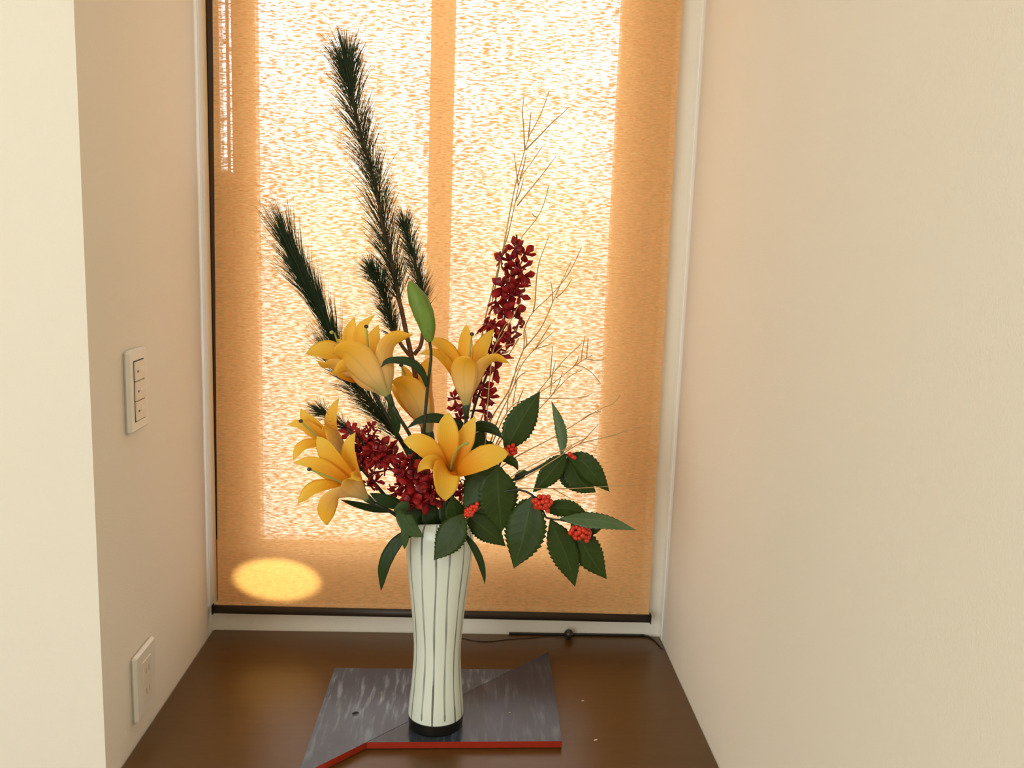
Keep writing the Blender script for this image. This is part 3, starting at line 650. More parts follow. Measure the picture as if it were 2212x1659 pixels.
# closed green bud
t = thing('lily_bud', 'closed green lily bud standing on a dark stem beside the pine', 'flower bud', tuple(mouth(0.004, -0.004, 0.17)))
bp = spline(pts(Z3, [(1868, 1475, -1), (1840, 1300, -1), (1780, 1130, -1), (1700, 960, -1), (1678, 905, -1)], -0.02), 18)
ub = np.linspace(0, 1, 18); rb = np.interp(ub, [0, .06, .2, .45, .7, .88, .96, 1], [.004, .0075, .0115, .0150, .0140, .0085, .005, .0012])
b_ = MB(); k0 = 24; Tb = np.gradient(bp, axis=0); Tb /= np.linalg.norm(Tb, axis=1)[:, None]; at_pt, at_ps, at_sd = [], [], []
for i in range(18):
    u_ = np.cross(Tb[i], [0, 1, 0]); u_ /= np.linalg.norm(u_); w_ = np.cross(Tb[i], u_)
    for j in range(k0):
        a = 2 * math.pi * j / k0; g = 1 - 0.10 * math.exp(-((math.cos(1.5 * a + 0.7)) / 0.16) ** 2)
        b_.v.append(list(bp[i] + rb[i] * g * (math.cos(a) * u_ + math.sin(a) * w_))); at_pt.append(ub[i] * .3); at_ps.append(min(1, abs(math.cos(1.5 * a + 0.7)) * 1.0)); at_sd.append(0)
for i in range(17):
    for j in range(k0): b_.f.append([i * k0 + j, i * k0 + (j + 1) % k0, (i + 1) * k0 + (j + 1) % k0, (i + 1) * k0 + j])
b_.f.append(list(range(17 * k0, 18 * k0)))
obj('bud', b_.v, b_.f, M['bud'], t, True, dict(pt=at_pt, ps=at_ps, side=at_sd))
stem('stem', M['stem_dark'], t, [bp[0]] + pts(Z1, [(1100, 350, 0), (1075, 570, 0), (1045, 970, .5), (1050, 1200, 2)], -0.03) + DEEP(0.004, -0.004), 0.0022, 0.0030, 34)
lily_leaf(t, Z1, S1, -0.035, 30, [(1068, 580, 0), (1040, 490, -.4), (970, 415, -.8), (880, 392, -1), (780, 400, -1.2), (718, 462, -1.4)], 15)
# greenery low round the vase mouth
t = thing('lily_foliage', 'long narrow lily leaves drooping round the vase mouth', 'leaves', tuple(mouth(-0.01, -0.02, 0.17)))
stem('stem', M['stem_dark'], t, [mouth(-0.022, -0.022, 0.36), mouth(-0.02, -0.02, 0.33)] + DEEP(-0.012, -0.012), 0.003)
stem('stem', M['stem_dark'], t, [mouth(0.026, -0.02, 0.36), mouth(0.022, -0.018, 0.33)] + DEEP(0.012, -0.012), 0.003)
lily_leaf(t, Z7, 3.319, -0.055, 48, [(385, 300, 0), (300, 330, -.4), (220, 420, -.6), (165, 540, -.6), (143, 718, -.4)], 20)
lily_leaf(t, Z7, 3.319, -0.06, 27, [(735, 305, 0), (800, 390, -.4), (850, 490, -.6), (875, 580, -.6), (888, 668, -.4)], 35)
lily_leaf(t, ZM, 8.295, -0.072, 150, [(130, 335, 1.0), (90, 420, -.4), (150, 560, -1.0), (260, 700, -1.2), (455, 828, -1.2)], -15, 'leaf_curl')
lily_leaf(t, ZM, 8.295, -0.066, 78, [(110, 560, 0), (125, 700, -.3), (120, 850, -.4), (115, 1050, -.2)], 10, 'leaf_curl')
lily_leaf(t, ZM, 8.295, -0.070, 120, [(190, 340, 1.4), (110, 345, .4), (30, 380, 0), (-10, 420, .2)], -50, 'leaf_curl', -.1, 'sepal')
lily_leaf(t, Z6, 6.382, -0.02, 44, [(230, 1000, .5), (310, 940, 0), (400, 890, -.2), (490, 868, -.2)], 10)
lily_leaf(t, Z6, 6.382, 0.01, 90, [(1000, 1100, 1), (1080, 960, 0), (1000, 800, 0), (850, 680, .4)], 10)
lily_leaf(t, ZM, 8.295, -0.03, 190, [(420, 640, .5), (330, 500, 0), (330, 370, .2), (400, 250, .6)], 10)
lily_leaf(t, ZM, 8.295, -0.028, 210, [(700, 620, .5), (640, 500, 0), (600, 380, .2), (620, 230, .6)], 10)
lily_leaf(t, ZM, 8.295, -0.032, 170, [(960, 640, .5), (900, 450, 0), (860, 330, .2), (840, 160, .6)], 10)
# ================================================================== ORCHIDS
def orchid_meshes():
    org = np.zeros(3)
    pet = []
    for hw, L, lift in ((0.0044, 0.0158, .45), (0.0052, 0.0165, .7), (0.0036, 0.0150, .3)):
        P = [(0.0012, 0, 0.001), (L * .4, 0, L * lift * .25), (L * .75, 0, L * lift * .35), (L, 0, L * lift * .2)]
        v, f, a = blade_geo(P, hw, 'sepal', np.array([0, 0, 1.0]), cup=-0.30, nu=9, nv=5, th=0.0006, wave=0.22, ph=hw * 900)
        pet.append(mesh('petal', v, f, M['orchid'], True, a))
    b = MB(); b.tube([(0, 0, -0.016), (0.0006, 0, -0.008), (0, 0, -0.001), (0, 0, 0.004)], [0.0009, 0.0012, 0.0020, 0.0016], 6); core = mesh('column', b.v, b.f, M['orchid'], True, dict(pt=[.4] * len(b.v), ps=[.5] * len(b.v), side=[0] * len(b.v)))
    v, f, a = blade_geo([(0.001, 0, 0.002), (0.004, 0, 0.006), (0.008, 0, 0.006), (0.011, 0, 0.003)], 0.0034, 'orchid', np.array([0, 0, 1.0]), cup=.5, nu=7, nv=5, th=0.0008)
    lip = mesh('lip', v, f, M['lip'], True)
    return pet, core, lip
PET, CORE, LIP = orchid_meshes()
orng = random.Random(11)
def blossom(t, P, face, scale, roll):
    o = bpy.data.objects.new('blossom', CORE); col.objects.link(o); o.parent = t
    o.location = Vector(P) - Vector(ORG[t.name])
    qn = Vector(face).to_track_quat('Z', 'Y'); o.rotation_mode = 'QUATERNION'
    from mathutils import Quaternion
    o.rotation_quaternion = qn @ Quaternion((0, 0, 1), roll); o.scale = (scale,) * 3
    for ang, me in ((0, PET[0]), (72, PET[1]), (-72, PET[1]), (144, PET[2]), (-144, PET[2])):
        c = bpy.data.objects.new('petal', me); col.objects.link(c); c.parent = o
        c.rotation_euler = (0, math.radians(orng.uniform(-38, 42)), math.radians(ang + orng.uniform(-8, 8)))
    c = bpy.data.objects.new('lip', LIP); col.objects.link(c); c.parent = o; c.rotation_euler = (0, 0, math.pi)
def orchid(label, P_stem, base, fr, flowers, scale, moff, buds=0):
    t = thing('orchid_spray', label, 'orchid', tuple(mouth(*moff, 0.17)), 'crimson orchid sprays')
    C = spline(pts(fr, P_stem, base) + DEEP(*moff), 44)
    stem('stem', M['stem_dark'], t, C, 0.0014, 0.0026, 44)
    for fl in flowers:
        x, y = fl[0], fl[1]; p = pts(fr, [(x, y, fl[2] if len(fl) > 2 else 0)], base)[0]
        near = C[np.argmin(np.linalg.norm(C[:-3] - p, axis=1))]
        d_ = p - near; d_ = d_ / (np.linalg.norm(d_) + 1e-6)
        face = d_ * 0.6 + np.array([orng.uniform(-.5, .5), orng.uniform(-1.0, 0.3), orng.uniform(-.4, .4)])
        s_ = scale * orng.uniform(.88, 1.12) * (fl[3] if len(fl) > 3 else 1)
        blossom(t, p, face, s_, orng.uniform(0, 6.28))
    for k in range(buds):
        u_ = C[1 + k // 2]; q_ = u_ + np.array([orng.uniform(-.006, .006), orng.uniform(-.006, .004), orng.uniform(0, .006)])
        v, f, a = blade_geo([u_, (u_ + q_) / 2, q_ + np.array([0, 0, .006])], 0.003, 'sepal', np.array([0, -1.0, 0]), cup=.6, nu=7, nv=5, th=0.003)
        obj('bud', v, f, M['orchid'], t, True, a)
    return t
orchid('tall upright crimson orchid spike behind the upright yellow lily', [(583, 155, 0), (588, 320, 0), (568, 450, 0), (530, 620, 0), (492, 770, 0), (430, 950, 0), (375, 1150, 0), (300, 1330, 0), (262, 1470, 0), (200, 1700, 0), (120, 1950, 0)], 0.035, Z5,
       [(575, 250, -.3, .85), (640, 300, 0, .9), (480, 325, 0, 1), (600, 400, -.8, 1.05), (555, 370, .8), (625, 450, .3), (545, 450, .5), (485, 530, .2), (590, 530, -.9, 1.05), (600, 590, .4), (540, 580, -.8), (440, 650, 0), (490, 690, -.6), (560, 690, .3), (600, 750, -.2), (375, 820, .2), (420, 810, -.2), (480, 850, -.5), (540, 900, 0), (540, 860, .6), (410, 960, -.3), (460, 1010, 0), (390, 1000, .6), (350, 1090, .2), (420, 1130, -.2), (330, 1250, -.4), (380, 1320, .3), (345, 1420, -.3), (160, 1400, .2, .9), (180, 1470, .5, .9), (270, 1290, .6), (140, 1330, .8, .8)], 1.30, (0.01, 0.02), 7)
orchid('crimson orchid spray leaning left between the two open lilies above the vase', [(60, 420, 0), (280, 620, 0), (470, 800, 0), (650, 960, 0), (860, 1150, 0), (1050, 1380, .5), (1180, 1500, 1.2)], -0.035, Z6,
       [(100, 445, 2.2, .85), (250, 540, .3), (350, 450, .2, .8), (390, 390, .4, .55), (430, 520, .2), (225, 640, .8), (380, 640, -.4), (215, 780, .6), (300, 780, -.6), (260, 880, 0), (520, 680, .2), (430, 740, -.6), (480, 860, -.3), (640, 700, .3), (700, 800, .2), (580, 790, -.4), (590, 900, 0), (440, 1030, 0), (450, 1140, .2, .9), (370, 1180, .2, .7), (830, 900, -.2, 1.1), (930, 870, .2), (960, 960, -.2), (850, 1010, -.6), (770, 1010, 0), (790, 1200, .1), (740, 1290, .2, .9), (980, 1160, -.8, 1.1), (1000, 1290, -.6, 1.1), (860, 1330, -.2), (1080, 1230, -.5), (1180, 1170, -.2), (1240, 1280, .2), (1100, 1350, -.9, 1.1), (1260, 1380, 0), (1170, 1420, -.5), (960, 1410, -.9, 1.1), (880, 1430, -.6), (1300, 1180, .4), (1330, 1320, .4), (1040, 1110, .2), (1210, 1060, .6)], 1.22, (-0.012, -0.012))
orchid('short crimson orchid piece tucked behind the berry leaves', [(1720, 1240, 0), (1600, 1300, .5), (1400, 1480, 1)], 0.0, Z6, [(1660, 1210, 0, .9), (1700, 1290, 0, .9), (1620, 1290, .3, .9)], 1.0, (0.012, 0.002))
# ================================================================== PINE
nrng = np.random.default_rng(5)
def needles(t, C, s0, s1, count, L, ang, spread=6.0, tipfan=0, r=0.00042, mat='needle', bias=None):
    cum = np.r_[0, np.cumsum(np.linalg.norm(np.diff(C, axis=0), axis=1))]; V = []; F = []
    def pt_(s): return np.array([np.interp(s * cum[-1], cum, C[:, k]) for k in range(3)])
    for i in range(count + tipfan):
        if i < count: s = nrng.uniform(s0, s1); a = math.radians(max(4, nrng.normal(ang, spread)))
        else: s = nrng.uniform(max(0, s1 - 0.05), s1); a = math.radians(abs(nrng.normal(0, ang * 0.75)))
        p = pt_(s); d_ = pt_(min(1, s + .02)) - pt_(max(0, s - .02)); d_ = d_ / np.linalg.norm(d_)
        u_ = np.cross(d_, [0.2, 0.9, 0.3]); u_ /= np.linalg.norm(u_); w_ = np.cross(d_, u_)
        az = nrng.uniform(0, 2 * math.pi); side = math.cos(az) * u_ + math.sin(az) * w_
        l = L * nrng.uniform(.75, 1.08); dr = d_ * math.cos(a) + side * math.sin(a)
        if bias is not None: dr = dr + np.asarray(bias) * nrng.uniform(0, 1); dr /= np.linalg.norm(dr)
        q0 = p + side * 0.001; q1 = p + dr * l * .55; q2 = p + dr * l + side * l * nrng.uniform(-.05, .07)
        e1 = np.cross(dr, [0.1, -1, 0.2]); e1 /= np.linalg.norm(e1); e2 = np.cross(dr, e1); b = len(V)
        for q_, rr_ in ((q0, r), (q1, r)):
            for k in range(3): V.append(q_ + rr_ * (math.cos(2.094 * k) * e1 + math.sin(2.094 * k) * e2))
        V.append(q2)
        for k in range(3): F.append([b + k, b + (k + 1) % 3, b + 3 + (k + 1) % 3, b + 3 + k]); F.append([b + 3 + k, b + 3 + (k + 1) % 3, b + 6])
    o = obj('needles', V, F, M[mat], t, False); o['kind'] = 'stuff'; return o
t = thing('pine_branch', 'tall pine branch with two side shoots rising highest in front of the blind', 'pine branch', tuple(mouth(-0.004, 0.02, 0.17)))
main = [(747, 122, 0), (759, 200, 0), (777, 280, 0), (796, 349, 0), (812, 406, 0), (830, 503, 0), (841, 547, 0), (853, 595, 0), (860, 640, 0), (868, 672, 0), (878, 721, 0), (888, 765, 0), (897, 810, 0), (915, 930, 0), (928, 1060, -.5)]
bm_ = 0.045
C = spline(pts(PX, main, bm_) + DEEP(-0.004, 0.02), 80)
st = stem('branch', M['bark'], t, C, 0.0020, 0.0058, 80, 8)
Cm = spline(pts(PX, main[:10], bm_), 60)[::-1]
needles(t, Cm, 0.03, 0.93, 800, 0.072, 30, 7, 0)
needles(t, Cm, 0.84, 0.97, 170, 0.068, 28, 9, 60)
sr = [(894, 766, 0), (908, 748, .2), (914, 700, .4), (912, 640, .5), (901, 583, .5), (885, 528, .5), (874, 488, .5)]
Cs = spline(pts(PX, sr, bm_), 40); s_ = stem('side_shoot', M['bark'], t, Cs, 0.0034, 0.0012, 40)
needles(s_, Cs, 0.30, 0.98, 460, 0.040, 31, 8, 60)
sl = [(890, 772, 0), (876, 757, -.3), (853, 721, -.6), (844, 693, -.8), (834, 657, -.8), (819, 613, -.8), (806, 590, -.8)]
Cs = spline(pts(PX, sl, bm_), 40); s_ = stem('side_shoot', M['bark'], t, Cs, 0.0032, 0.0012, 40)
needles(s_, Cs, 0.25, 0.99, 460, 0.040, 33, 9, 60)
t = thing('pine_branch', 'long needled pine branch leaning left with a brush shaped tip', 'pine branch', tuple(mouth(-0.014, 0.018, 0.17)))
mb = [(632, 545, 0), (660, 606, 0), (699, 686, 0), (725, 744, 0), (745, 800, 0), (781, 847, 0), (826, 901, -.3), (870, 960, -.4), (905, 1040, -.6)]
C = spline(pts(PX, mb, 0.055) + DEEP(-0.014, 0.018), 60); stem('branch', M['bark'], t, C, 0.0018, 0.0044, 60)
Cm = spline(pts(PX, mb[:8], 0.055), 60)[::-1]
needles(t, Cm, 0.02, 0.50, 560, 0.066, 26, 8)
needles(t, Cm, 0.34, 0.80, 480, 0.098, 12.5, 4)
needles(t, Cm, 0.66, 0.99, 340, 0.100, 13.5, 6, 80)
ss = [(905, 1040, -.4), (830, 985, 0), (770, 940, 0), (720, 905, .2), (690, 888, .2)]
Cs = spline(pts(PX, ss, 0.03), 40); s_ = stem('side_shoot', M['bark'], t, Cs, 0.0028, 0.001, 40)
needles(s_, Cs, 0.35, 0.98, 300, 0.034, 30, 9, 50)
ss = [(905, 1050, -.4), (870, 1020, -1), (845, 985, -1.2), (835, 965, -1.2)]
Cs = spline(pts(PX, ss, 0.03), 20); s_ = stem('side_shoot', M['bark'], t, Cs, 0.002, 0.001, 20)
needles(s_, Cs, 0.2, 0.95, 90, 0.030, 22, 8)
# ================================================================== SARCANDRA (red berries)
S2 = 3.607
def sleaf(t, fr, sc, base, hw, seq, roll=0, mat='leaf', teeth=15, cup=0.10, fold=-0.16, label=None):
    kw = dict(label=label) if label else {}
    blade('leaf', M[mat], t, pts(fr, seq, base), hw / sc * MPP / max(0.3, math.cos(math.radians(roll))), 'senryo', tocam, cup=cup, fold=fold, nu=61, nv=9, roll=roll, teeth=teeth, th=0.0007, wave=0.03)
BM = MB().ball((0, 0, 0), 0.0036, 12, 8); BERRY = mesh('berry', BM.v, BM.f, M['berry'])
EM = MB().ball((0, 0, 0), 0.0008, 6, 4); 
brng = random.Random(4)
def berries(t, fr, base, spots, r=1.0, core=None):
    P = pts(fr, spots, base); c = np.mean(P, axis=0) + np.array([0, 0.004, 0.002]); k = MB()
    for p in P:
        o = bpy.data.objects.new('berry', BERRY); col.objects.link(o); o.parent = t; o.location = Vector(p) - Vector(ORG[t.name]); o.scale = (r * brng.uniform(.9, 1.1),) * 3
        k.tube([c + (core - c) * 0.0 if core is not None else c, p], 0.0007, 5)
    if core is not None: k.tube([core, c], 0.0010, 5)
    k.build('stalks', M['stem'], t, True)
# branch 1 : upright leaf and berries above the vase centre-right
t = thing('berry_branch', 'berry branch with one upright serrated leaf and a small red cluster beside the lily tip', 'berry branch', tuple(mouth(0.014, 0.0, 0.17)), 'red berry branches')
b1 = -0.02
node = pts(Z2, [(400, 560, 0)], b1)[0]
stem('stem', M['stem_dark'], t, [node] + pts(Z2, [(340, 700, .5), (200, 900, 1), (60, 1000, 1)], b1) + DEEP(0.014, 0.0), 0.0014, 0.0022)
sleaf(t, Z2, S2, b1, 118, [(402, 555, 0), (470, 430, 0), (560, 270, .4), (672, 92, .8)], 8)
sleaf(t, Z2, S2, b1 + .03, 105, [(330, 640, 0), (230, 560, .4), (200, 480, .4), (235, 385, .8)], 10)
sleaf(t, Z2, S2, b1 - .01, 36, [(360, 625, 0), (420, 622, -.3), (470, 650, -.5), (502, 708, -.6)], 30, teeth=9)
sleaf(t, Z2, S2, b1 - .005, 60, [(300, 690, 0), (340, 680, -.3), (290, 700, -.3), (250, 760, -.4)], 20, teeth=9)
berries(t, Z2, b1 - .012, [(430, 525, 0), (462, 512, 0), (420, 555, -.2), (450, 545, -.3), (482, 540, 0), (432, 582, 0), (462, 572, -.2), (478, 565, .2), (448, 595, .1), (400, 545, .3)], 1.02, node)
# branch 2 : big dark leaves over the vase, berries in front
t = thing('berry_branch', 'berry branch of broad dark leaves overhanging the vase rim, small cluster in their shade', 'berry branch', tuple(mouth(0.012, -0.014, 0.17)), 'red berry branches')
b2 = -0.055
node = pts(Z2, [(120, 1020, 1)], b2)[0]
stem('stem', M['stem_dark'], t, pts(Z2, [(360, 690, .6), (250, 860, 1)], b2) + [node] + DEEP(0.012, -0.014), 0.0014, 0.0024)
sleaf(t, Z2, S2, b2, 150, [(345, 670, 0), (345, 800, -.6), (355, 960, -1), (372, 1188, -.8)], -12)
sleaf(t, Z2, S2, b2 + .006, 135, [(380, 690, .4), (260, 780, 0), (160, 880, -.2), (72, 985, 0)], 10)
sleaf(t, Z2, S2, b2 + .01, 95, [(90, 1050, 0), (190, 1120, -.2), (290, 1200, -.3), (405, 1300, 0)], 12)
sleaf(t, Z2, S2, b2 + .012, 90, [(110, 1060, 0), (230, 1040, -.2), (340, 1050, -.2), (440, 1010, 0)], 12)
sleaf(t, Z7, 3.319, b2 - .015, 105, [(735, 165, .8), (690, 240, 0), (620, 360, -.4), (522, 498, -.4)], 10)
sleaf(t, ZM, 8.295, b2 + .02, 180, [(1050, 640, 0), (1040, 480, 0), (1010, 300, 0), (960, 80, .4)], 15)
sleaf(t, Z2, S2, b2 + .02, 40, [(210, 800, 0), (150, 780, 0), (110, 770, 0), (80, 745, 0)], 10, teeth=8)
berries(t, ZM, b2 - .012, [(1415, 235, 0), (1360, 285, 0), (1405, 290, -.1), (1375, 345, 0), (1320, 285, .1), (1300, 330, 0), (1250, 340, .1), (1290, 385, -.1), (1330, 390, 0), (1240, 400, 0), (1210, 430, .1), (1260, 440, -.1), (1215, 370, .2), (1310, 430, 0)], 0.92, node)
# branch 3 : reaching right, upper pair of drooping leaves
t = thing('berry_branch', 'dark berry branch reaching out right with drooping leaves under a twisted edge on leaf', 'berry branch', tuple(mouth(0.018, -0.006, 0.17)), 'red berry branches')
b3 = -0.035
node = pts(Z2, [(870, 580, 0)], b3)[0]
stem('stem', M['stem_dark'], t, [node] + pts(Z2, [(780, 615, 0), (640, 695, 0), (500, 765, .2), (300, 860, .6), (120, 990, 1)], b3) + DEEP(0.018, -0.006), 0.0020, 0.0030)
blade('leaf', M['leaf_pale'], t, pts(Z2, [(838, 600, 0), (848, 500, .2), (825, 350, .5), (762, 165, 1)], b3), 44 / S2 * MPP, 'senryo', tocam, cup=.1, fold=-.3, nu=41, nv=7, teeth=12, label='pale green leaf twisted edge on')
sleaf(t, Z2, S2, b3 - .004, 84, [(880, 580, 0), (800, 670, -.4), (720, 770, -.7), (618, 878, -.6)], -15)
sleaf(t, Z2, S2, b3 - .006, 88, [(880, 585, 0), (1000, 640, -.4), (1100, 750, -.7), (1214, 874, -.6)], 15)
sleaf(t, Z2, S2, b3 + .006, 105, [(890, 600, 0), (940, 700, -.2), (990, 790, -.4), (1108, 880, -.2)], -12)
sleaf(t, Z2, S2, b3 + .008, 80, [(890, 610, 0), (890, 700, -.2), (910, 790, -.4), (965, 876, -.2)], -10)
sleaf(t, Z2, S2, b3 + .004, 34, [(480, 790, 0), (500, 760, 0), (540, 730, 0), (590, 720, 0)], 10, teeth=8)
berries(t, Z2, b3 - .02, [(905, 580, 0), (930, 605, 0), (918, 592, .2), (940, 608, .1)], .9, node)
# branch 4 : lower right
t = thing('berry_branch', 'low berry branch with large leaves and two full red clusters right of the vase', 'berry branch', tuple(mouth(0.022, -0.016, 0.17)), 'red berry branches')
b4 = -0.065
n1 = pts(Z2, [(620, 905, 0)], b4)[0]; n2 = pts(Z2, [(930, 1120, 0)], b4)[0]
stem('stem', M['stem_dark'], t, [n2] + pts(Z2, [(850, 1095, 0), (720, 1075, 0), (690, 1010, 0)], b4) + [n1] + pts(Z2, [(560, 870, 0), (480, 858, .2), (300, 900, 1), (120, 1000, 1.6)], b4) + DEEP(0.022, -0.016), 0.0014, 0.0024, 40)
sleaf(t, Z2, S2, b4, 158, [(620, 910, 0), (580, 1060, -.6), (535, 1260, -.9), (468, 1470, -.6)], 8)
sleaf(t, Z2, S2, b4 + .006, 60, [(640, 940, .2), (560, 990, 0), (500, 1040, 0), (470, 1090, .2)], 10, teeth=9)
sleaf(t, Z2, S2, b4 + .006, 66, [(680, 990, 0), (790, 1000, -.2), (920, 1010, -.4), (1060, 1065, -.4)], 25)
sleaf(t, Z2, S2, b4 - .004, 60, [(830, 1080, 0), (980, 1085, -.6), (1180, 1105, -1), (1420, 1172, -1)], -38, 'leaf_pale', label='pale grey green leaf reaching right')
sleaf(t, Z2, S2, b4 + .002, 112, [(755, 1090, 0), (820, 1240, -.4), (890, 1410, -.6), (945, 1612, -.4)], -10)
sleaf(t, Z2, S2, b4 + .008, 112, [(920, 1120, 0), (1000, 1270, -.4), (1090, 1420, -.6), (1192, 1555, -.4)], 12)
sleaf(t, Z2, S2, b4 + .012, 60, [(960, 1110, 0), (1030, 1150, 0), (1090, 1170, 0), (1150, 1165, 0)], 12, teeth=9)
def cluster(cx_, cy_, rx, ry, n, seed):
    g = random.Random(seed); out = []; tries = 0
    while len(out) < n and tries < 4000:
        tries += 1; x, y = g.uniform(-1, 1), g.uniform(-1, 1)
        if x * x + y * y > 1: continue
        z = -math.sqrt(max(0, 1 - x * x - y * y)) * 0.9 * (1 if g.random() < .8 else -.3)
        if all((rx * (x - a)) ** 2 + (ry * (y - b)) ** 2 + (rx * .8 * (z - c)) ** 2 > 25 ** 2 for a, b, c in out): out.append((x, y, z))
    return [(cx_ + rx * a, cy_ + ry * b, c * 1.0) for a, b, c in out]
berries(t, Z2, b4 - .010, cluster(692, 950, 72, 50, 24, 2) + [(732, 1018, 0), (640, 990, 0)], 1.08, n1)
berries(t, Z2, b4 - .010, cluster(985, 1190, 76, 50, 24, 5) + [(1035, 1252, 0), (1048, 1225, 0)], 1.08, n2)
# ================================================================== DRIED TWIGS
def twig(label, base, fr, main, branches, moff, r0_=0.00095, mid=None):
    t = thing('dried_twig', label, 'twig', tuple(mouth(*moff, 0.17)), 'dried golden twigs')
    P = pts(fr, main, base)                       # tip ... towards the vase
    C = spline(P + (pts(PX, mid, base) if mid else []) + DEEP(*moff), 50); k = MB()
    k.tube(C, np.linspace(0.00058, r0_ * 1.5, 50), 5); k.build('stalk', M['twig'], t, True)
    for br_ in branches:
        frb, seq = br_; C2 = spline(pts(frb, seq, base), 14)
        if len(seq) > 2 or True:
            C2 = C2 + np.array([0, 1, 0]) * np.linspace(0, orng.uniform(-.02, .02), 14)[:, None]
        k = MB(); k.tube(C2, np.linspace(r0_ * .95, 0.00052, 14), 5)
        for q_ in (5, 9): k.ball(C2[q_], 0.0009, 6, 4, 1.3)
        k.build('side_twig', M['twig'], t, True)
twig('tallest dried twig rising above the crimson orchid spike', 0.06, ZT, [(517, 85), (450, 280), (390, 410), (300, 570), (250, 750), (180, 1000), (110, 1330), (50, 1659)],
     [(ZT, [(262, 700), (245, 420), (235, 310), (250, 150)]), (ZT, [(300, 570), (320, 400), (333, 285)]), (ZT, [(270, 700), (450, 520), (540, 425), (640, 340), (715, 265)])], (0.006, 0.022), 0.00125, [(1076, 580), (1050, 680), (1035, 760), (1010, 900), (970, 1050)])
twig('forked dried twig close beside the tallest one', 0.065, ZT, [(445, 665), (330, 840), (230, 975), (160, 1260), (80, 1620)],
     [(ZT, [(180, 1290), (345, 1085), (440, 970), (600, 760)]), (ZT, [(165, 1240), (210, 1150), (250, 1000)]), (ZT, [(195, 1080), (170, 900), (150, 735)]), (ZT, [(210, 1010), (255, 860), (280, 740)])], (0.010, 0.024), 0.00115, [(1087, 540), (1058, 680), (1040, 780), (1015, 920), (975, 1050)])
twig('single curved dried twig behind the orchid spike tip', 0.07, ZT, [(518, 1065), (470, 1250), (400, 1410), (215, 1650)], [(ZT, [(395, 1415), (360, 1400), (330, 1370)])], (0.014, 0.026), 0.0009, [(1100, 600), (1080, 720), (1055, 860), (985, 1050)])
twig('dried twig crossing in front of the crimson orchids', 0.0, Z5, [(605, 650), (500, 850), (425, 960), (395, 1150), (375, 1400), (370, 1530)], [(Z5, [(425, 960), (470, 850), (540, 740)]), (Z5, [(425, 1010), (480, 960), (560, 930)])], (0.016, 0.010), 0.0009, [(1040, 1000), (1000, 1080)])
twig('branching dried twig leaning right beside the orchid spike', 0.055, Z5, [(1050, 245), (960, 430), (840, 580), (690, 725), (635, 850), (640, 960), (590, 1080), (540, 1250), (390, 1500)],
     [(Z5, [(700, 710), (712, 670), (735, 380), (805, 175)]), (Z5, [(640, 970), (760, 820), (840, 640), (900, 500), (970, 350)]), (Z5, [(842, 640), (840, 560), (830, 490)]), (Z5, [(865, 610), (930, 550), (980, 475)]), (Z5, [(600, 900), (580, 930), (510, 1040)])], (0.018, 0.016), 0.0011, [(1030, 1000), (990, 1090)])
twig('dense dried twig bending right below the branching one', 0.05, Z5, [(850, 850), (720, 970), (640, 1060), (590, 1150), (560, 1250), (450, 1480)],
     [(Z5, [(700, 980), (770, 960), (835, 940)]), (Z5, [(720, 970), (770, 880), (825, 785)]), (Z5, [(570, 1230), (600, 1180), (665, 1140)]), (Z5, [(640, 970), (655, 940), (640, 830)])], (0.020, 0.014), 0.0011, [(1045, 1000), (1000, 1090)])
twig('dried twig with a level golden tip beside the upright serrated leaf', 0.02, ZR, [(1010, 690), (950, 722), (750, 742), (580, 742), (400, 748), (230, 800), (150, 900), (20, 1180)],
     [(ZR, [(220, 800), (235, 700), (260, 560)]), (ZR, [(270, 790), (290, 720), (320, 640)]), (ZR, [(160, 880), (180, 700), (215, 560), (300, 400)])], (0.022, 0.010), 0.0010, [(1050, 1000), (1005, 1090)])
twig('spreading dried twig with several upright tips at the right', 0.045, ZR, [(1010, 310), (940, 345), (820, 430), (610, 600), (480, 690), (200, 950), (60, 1180)],
     [(ZR, [(900, 365), (920, 250), (950, 130)]), (ZR, [(955, 335), (965, 250), (980, 150)]), (ZR, [(840, 405), (930, 430), (1010, 490), (1080, 575)]), (ZR, [(940, 345), (1040, 360), (1125, 352)]), (ZR, [(600, 600), (600, 640), (585, 715)]), (ZR, [(600, 600), (615, 480), (640, 350)]), (ZR, [(820, 430), (870, 380), (890, 330)])], (0.024, 0.008), 0.0010, [(1050, 1010), (1005, 1095)])
twig('straight dried twig with one upright prong behind the upright leaf', 0.05, ZR, [(910, 190), (720, 370), (590, 530), (430, 730), (150, 1080)], [(ZR, [(592, 525), (600, 360), (607, 210)]), (ZR, [(640, 460), (690, 420), (760, 430)])], (0.024, 0.012), 0.0010, [(1050, 1010), (1005, 1095)])
twig('smooth dried twig running under the spreading one', 0.045, ZR, [(920, 455), (800, 510), (600, 720), (470, 860), (200, 1150)], [(ZR, [(600, 720), (680, 600), (720, 490)])], (0.026, 0.010), 0.0009, [(1050, 1020), (1008, 1095)])
twig('long dried twig reaching far right above the drooping leaves', 0.0, ZR, [(1290, 705), (1220, 795), (1120, 830), (900, 960), (620, 1130), (210, 1350)], [(ZR, [(640, 1130), (770, 1142), (900, 1143)]), (ZR, [(900, 960), (980, 890), (1080, 850)])], (0.026, 0.002), 0.0009, [(1060, 1030), (1010, 1100)])
twig('longest dried twig at lower right crossing the dark berry stem', -0.045, ZR, [(1500, 1020), (1350, 1065), (1130, 1130), (870, 1200), (650, 1340), (280, 1560)], [(ZR, [(1130, 1130), (1190, 1115), (1260, 1100)]), (ZR, [(870, 1205), (960, 1130), (1080, 1010)])], (0.026, -0.010), 0.0010, [(1060, 1060), (1015, 1110)])
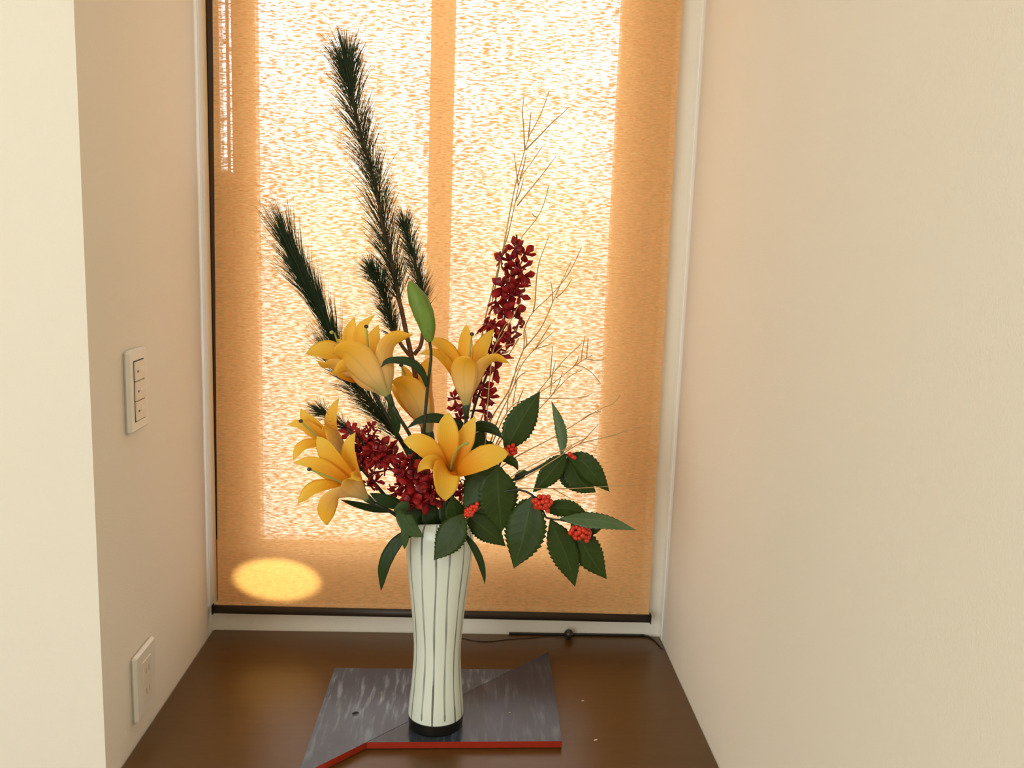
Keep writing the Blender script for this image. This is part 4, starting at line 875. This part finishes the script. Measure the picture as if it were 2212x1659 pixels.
twig('pale dried twig lying across the drooping leaf tips', -0.055, ZR, [(1430, 1610), (1350, 1603), (1150, 1617), (800, 1637), (430, 1637), (260, 1640)], [(ZR, [(620, 1640), (700, 1670), (780, 1700)])], (0.024, -0.014), 0.0009, [(1070, 1075), (1015, 1115)])
twig('fine pale dried twig along the dark berry stem', -0.052, ZR, [(960, 1128), (700, 1262), (480, 1370), (270, 1482)], [(ZR, [(700, 1262), (760, 1240), (800, 1200)])], (0.026, -0.012), 0.0009, [(1065, 1060), (1015, 1110)])
# ================================================================== CORD, BALL, CRUMBS
pb = atz(1228, 1380, 0.0); yb_ = float(pb[1])
t = thing('pull_ball', 'small dark ball weight on a thin cord at the back of the counter', 'cord weight', tuple(pb))
MB().ball(pb + np.array([0, 0, 0.0105]), 0.0092, 20, 14, 1.0).build('ball', M['ball'], t, True)
k = MB(); k.lathe([(0.0042, 0), (0.0048, 0.001), (0.0048, 0.004), (0.0038, 0.0055)], pb, 16, True); k.build('collar', M['black'], t, True)
C = spline([pb + np.array([-0.004, 0, .004])] + [atz(x, y, 0.0008) for x, y in ((1195, 1374), (1150, 1378), (1100, 1381), (1045, 1386), (1000, 1379), (975, 1374))], 40); MB().tube(C, 0.0007, 6).build('cord', M['black'], t, True)
yw = YB - 0.004
t = thing('cable', 'straight black cable along the back edge of the counter beside the ball', 'cable', (0.1, yw, 0))
c_a = np.array([at(1100, 1365, yw)[0], yw, .0026]); c_b = np.array([at(1390, 1371, yw)[0], yw, .0026])
MB().tube(spline([c_a, c_a * .5 + c_b * .5, c_b], 20), 0.0024, 8).build('run', M['black'], t, True)
C = spline([c_b, atz(1400, 1375, .002), atz(1414, 1384, .0014), atz(1424, 1395, .001), atz(1430, 1402, .001)], 20); MB().tube(C, np.linspace(.0022, .0009, 20), 6).build('bent_end', M['black'], t, True)
for n_, lab, px, py, z, mt_, r in (('husk_crumb', 'tiny pale husk crumb on the bare counter right of the board', 1259, 1515, 0, 'husk', .0022), ('husk_crumb', 'tiny pale husk crumb near the counter front right of the red edge', 1287, 1600, 0, 'husk', .0026),
                                   ('husk_crumb', 'tiny pale speck on the right lacquer triangle', 1101, 1540, ZT_, 'husk', .0014), ('leaf_scrap', 'small black scrap lying on the left lacquer triangle', 768, 1542, ZT_, 'scrap', .0042)):
    p_ = atz(px, py, z); P_ = [p_ + np.array([-r * 1.3, -r * .3, r * .25]), p_ + np.array([-r * .3, 0, r * .5]), p_ + np.array([r * .5, 0, r * .55]), p_ + np.array([r * 1.2, r * .4, r * .25])]
    o = MB().tube(spline(P_, 7), np.array([.25, .6, .8, .75, .8, .5, .2]) * r * .55, 7).build(n_, M[mt_], None, True)
    o['label'] = lab; o['category'] = 'crumb'
    if n_ == 'husk_crumb': o['group'] = 'pale husk crumbs'
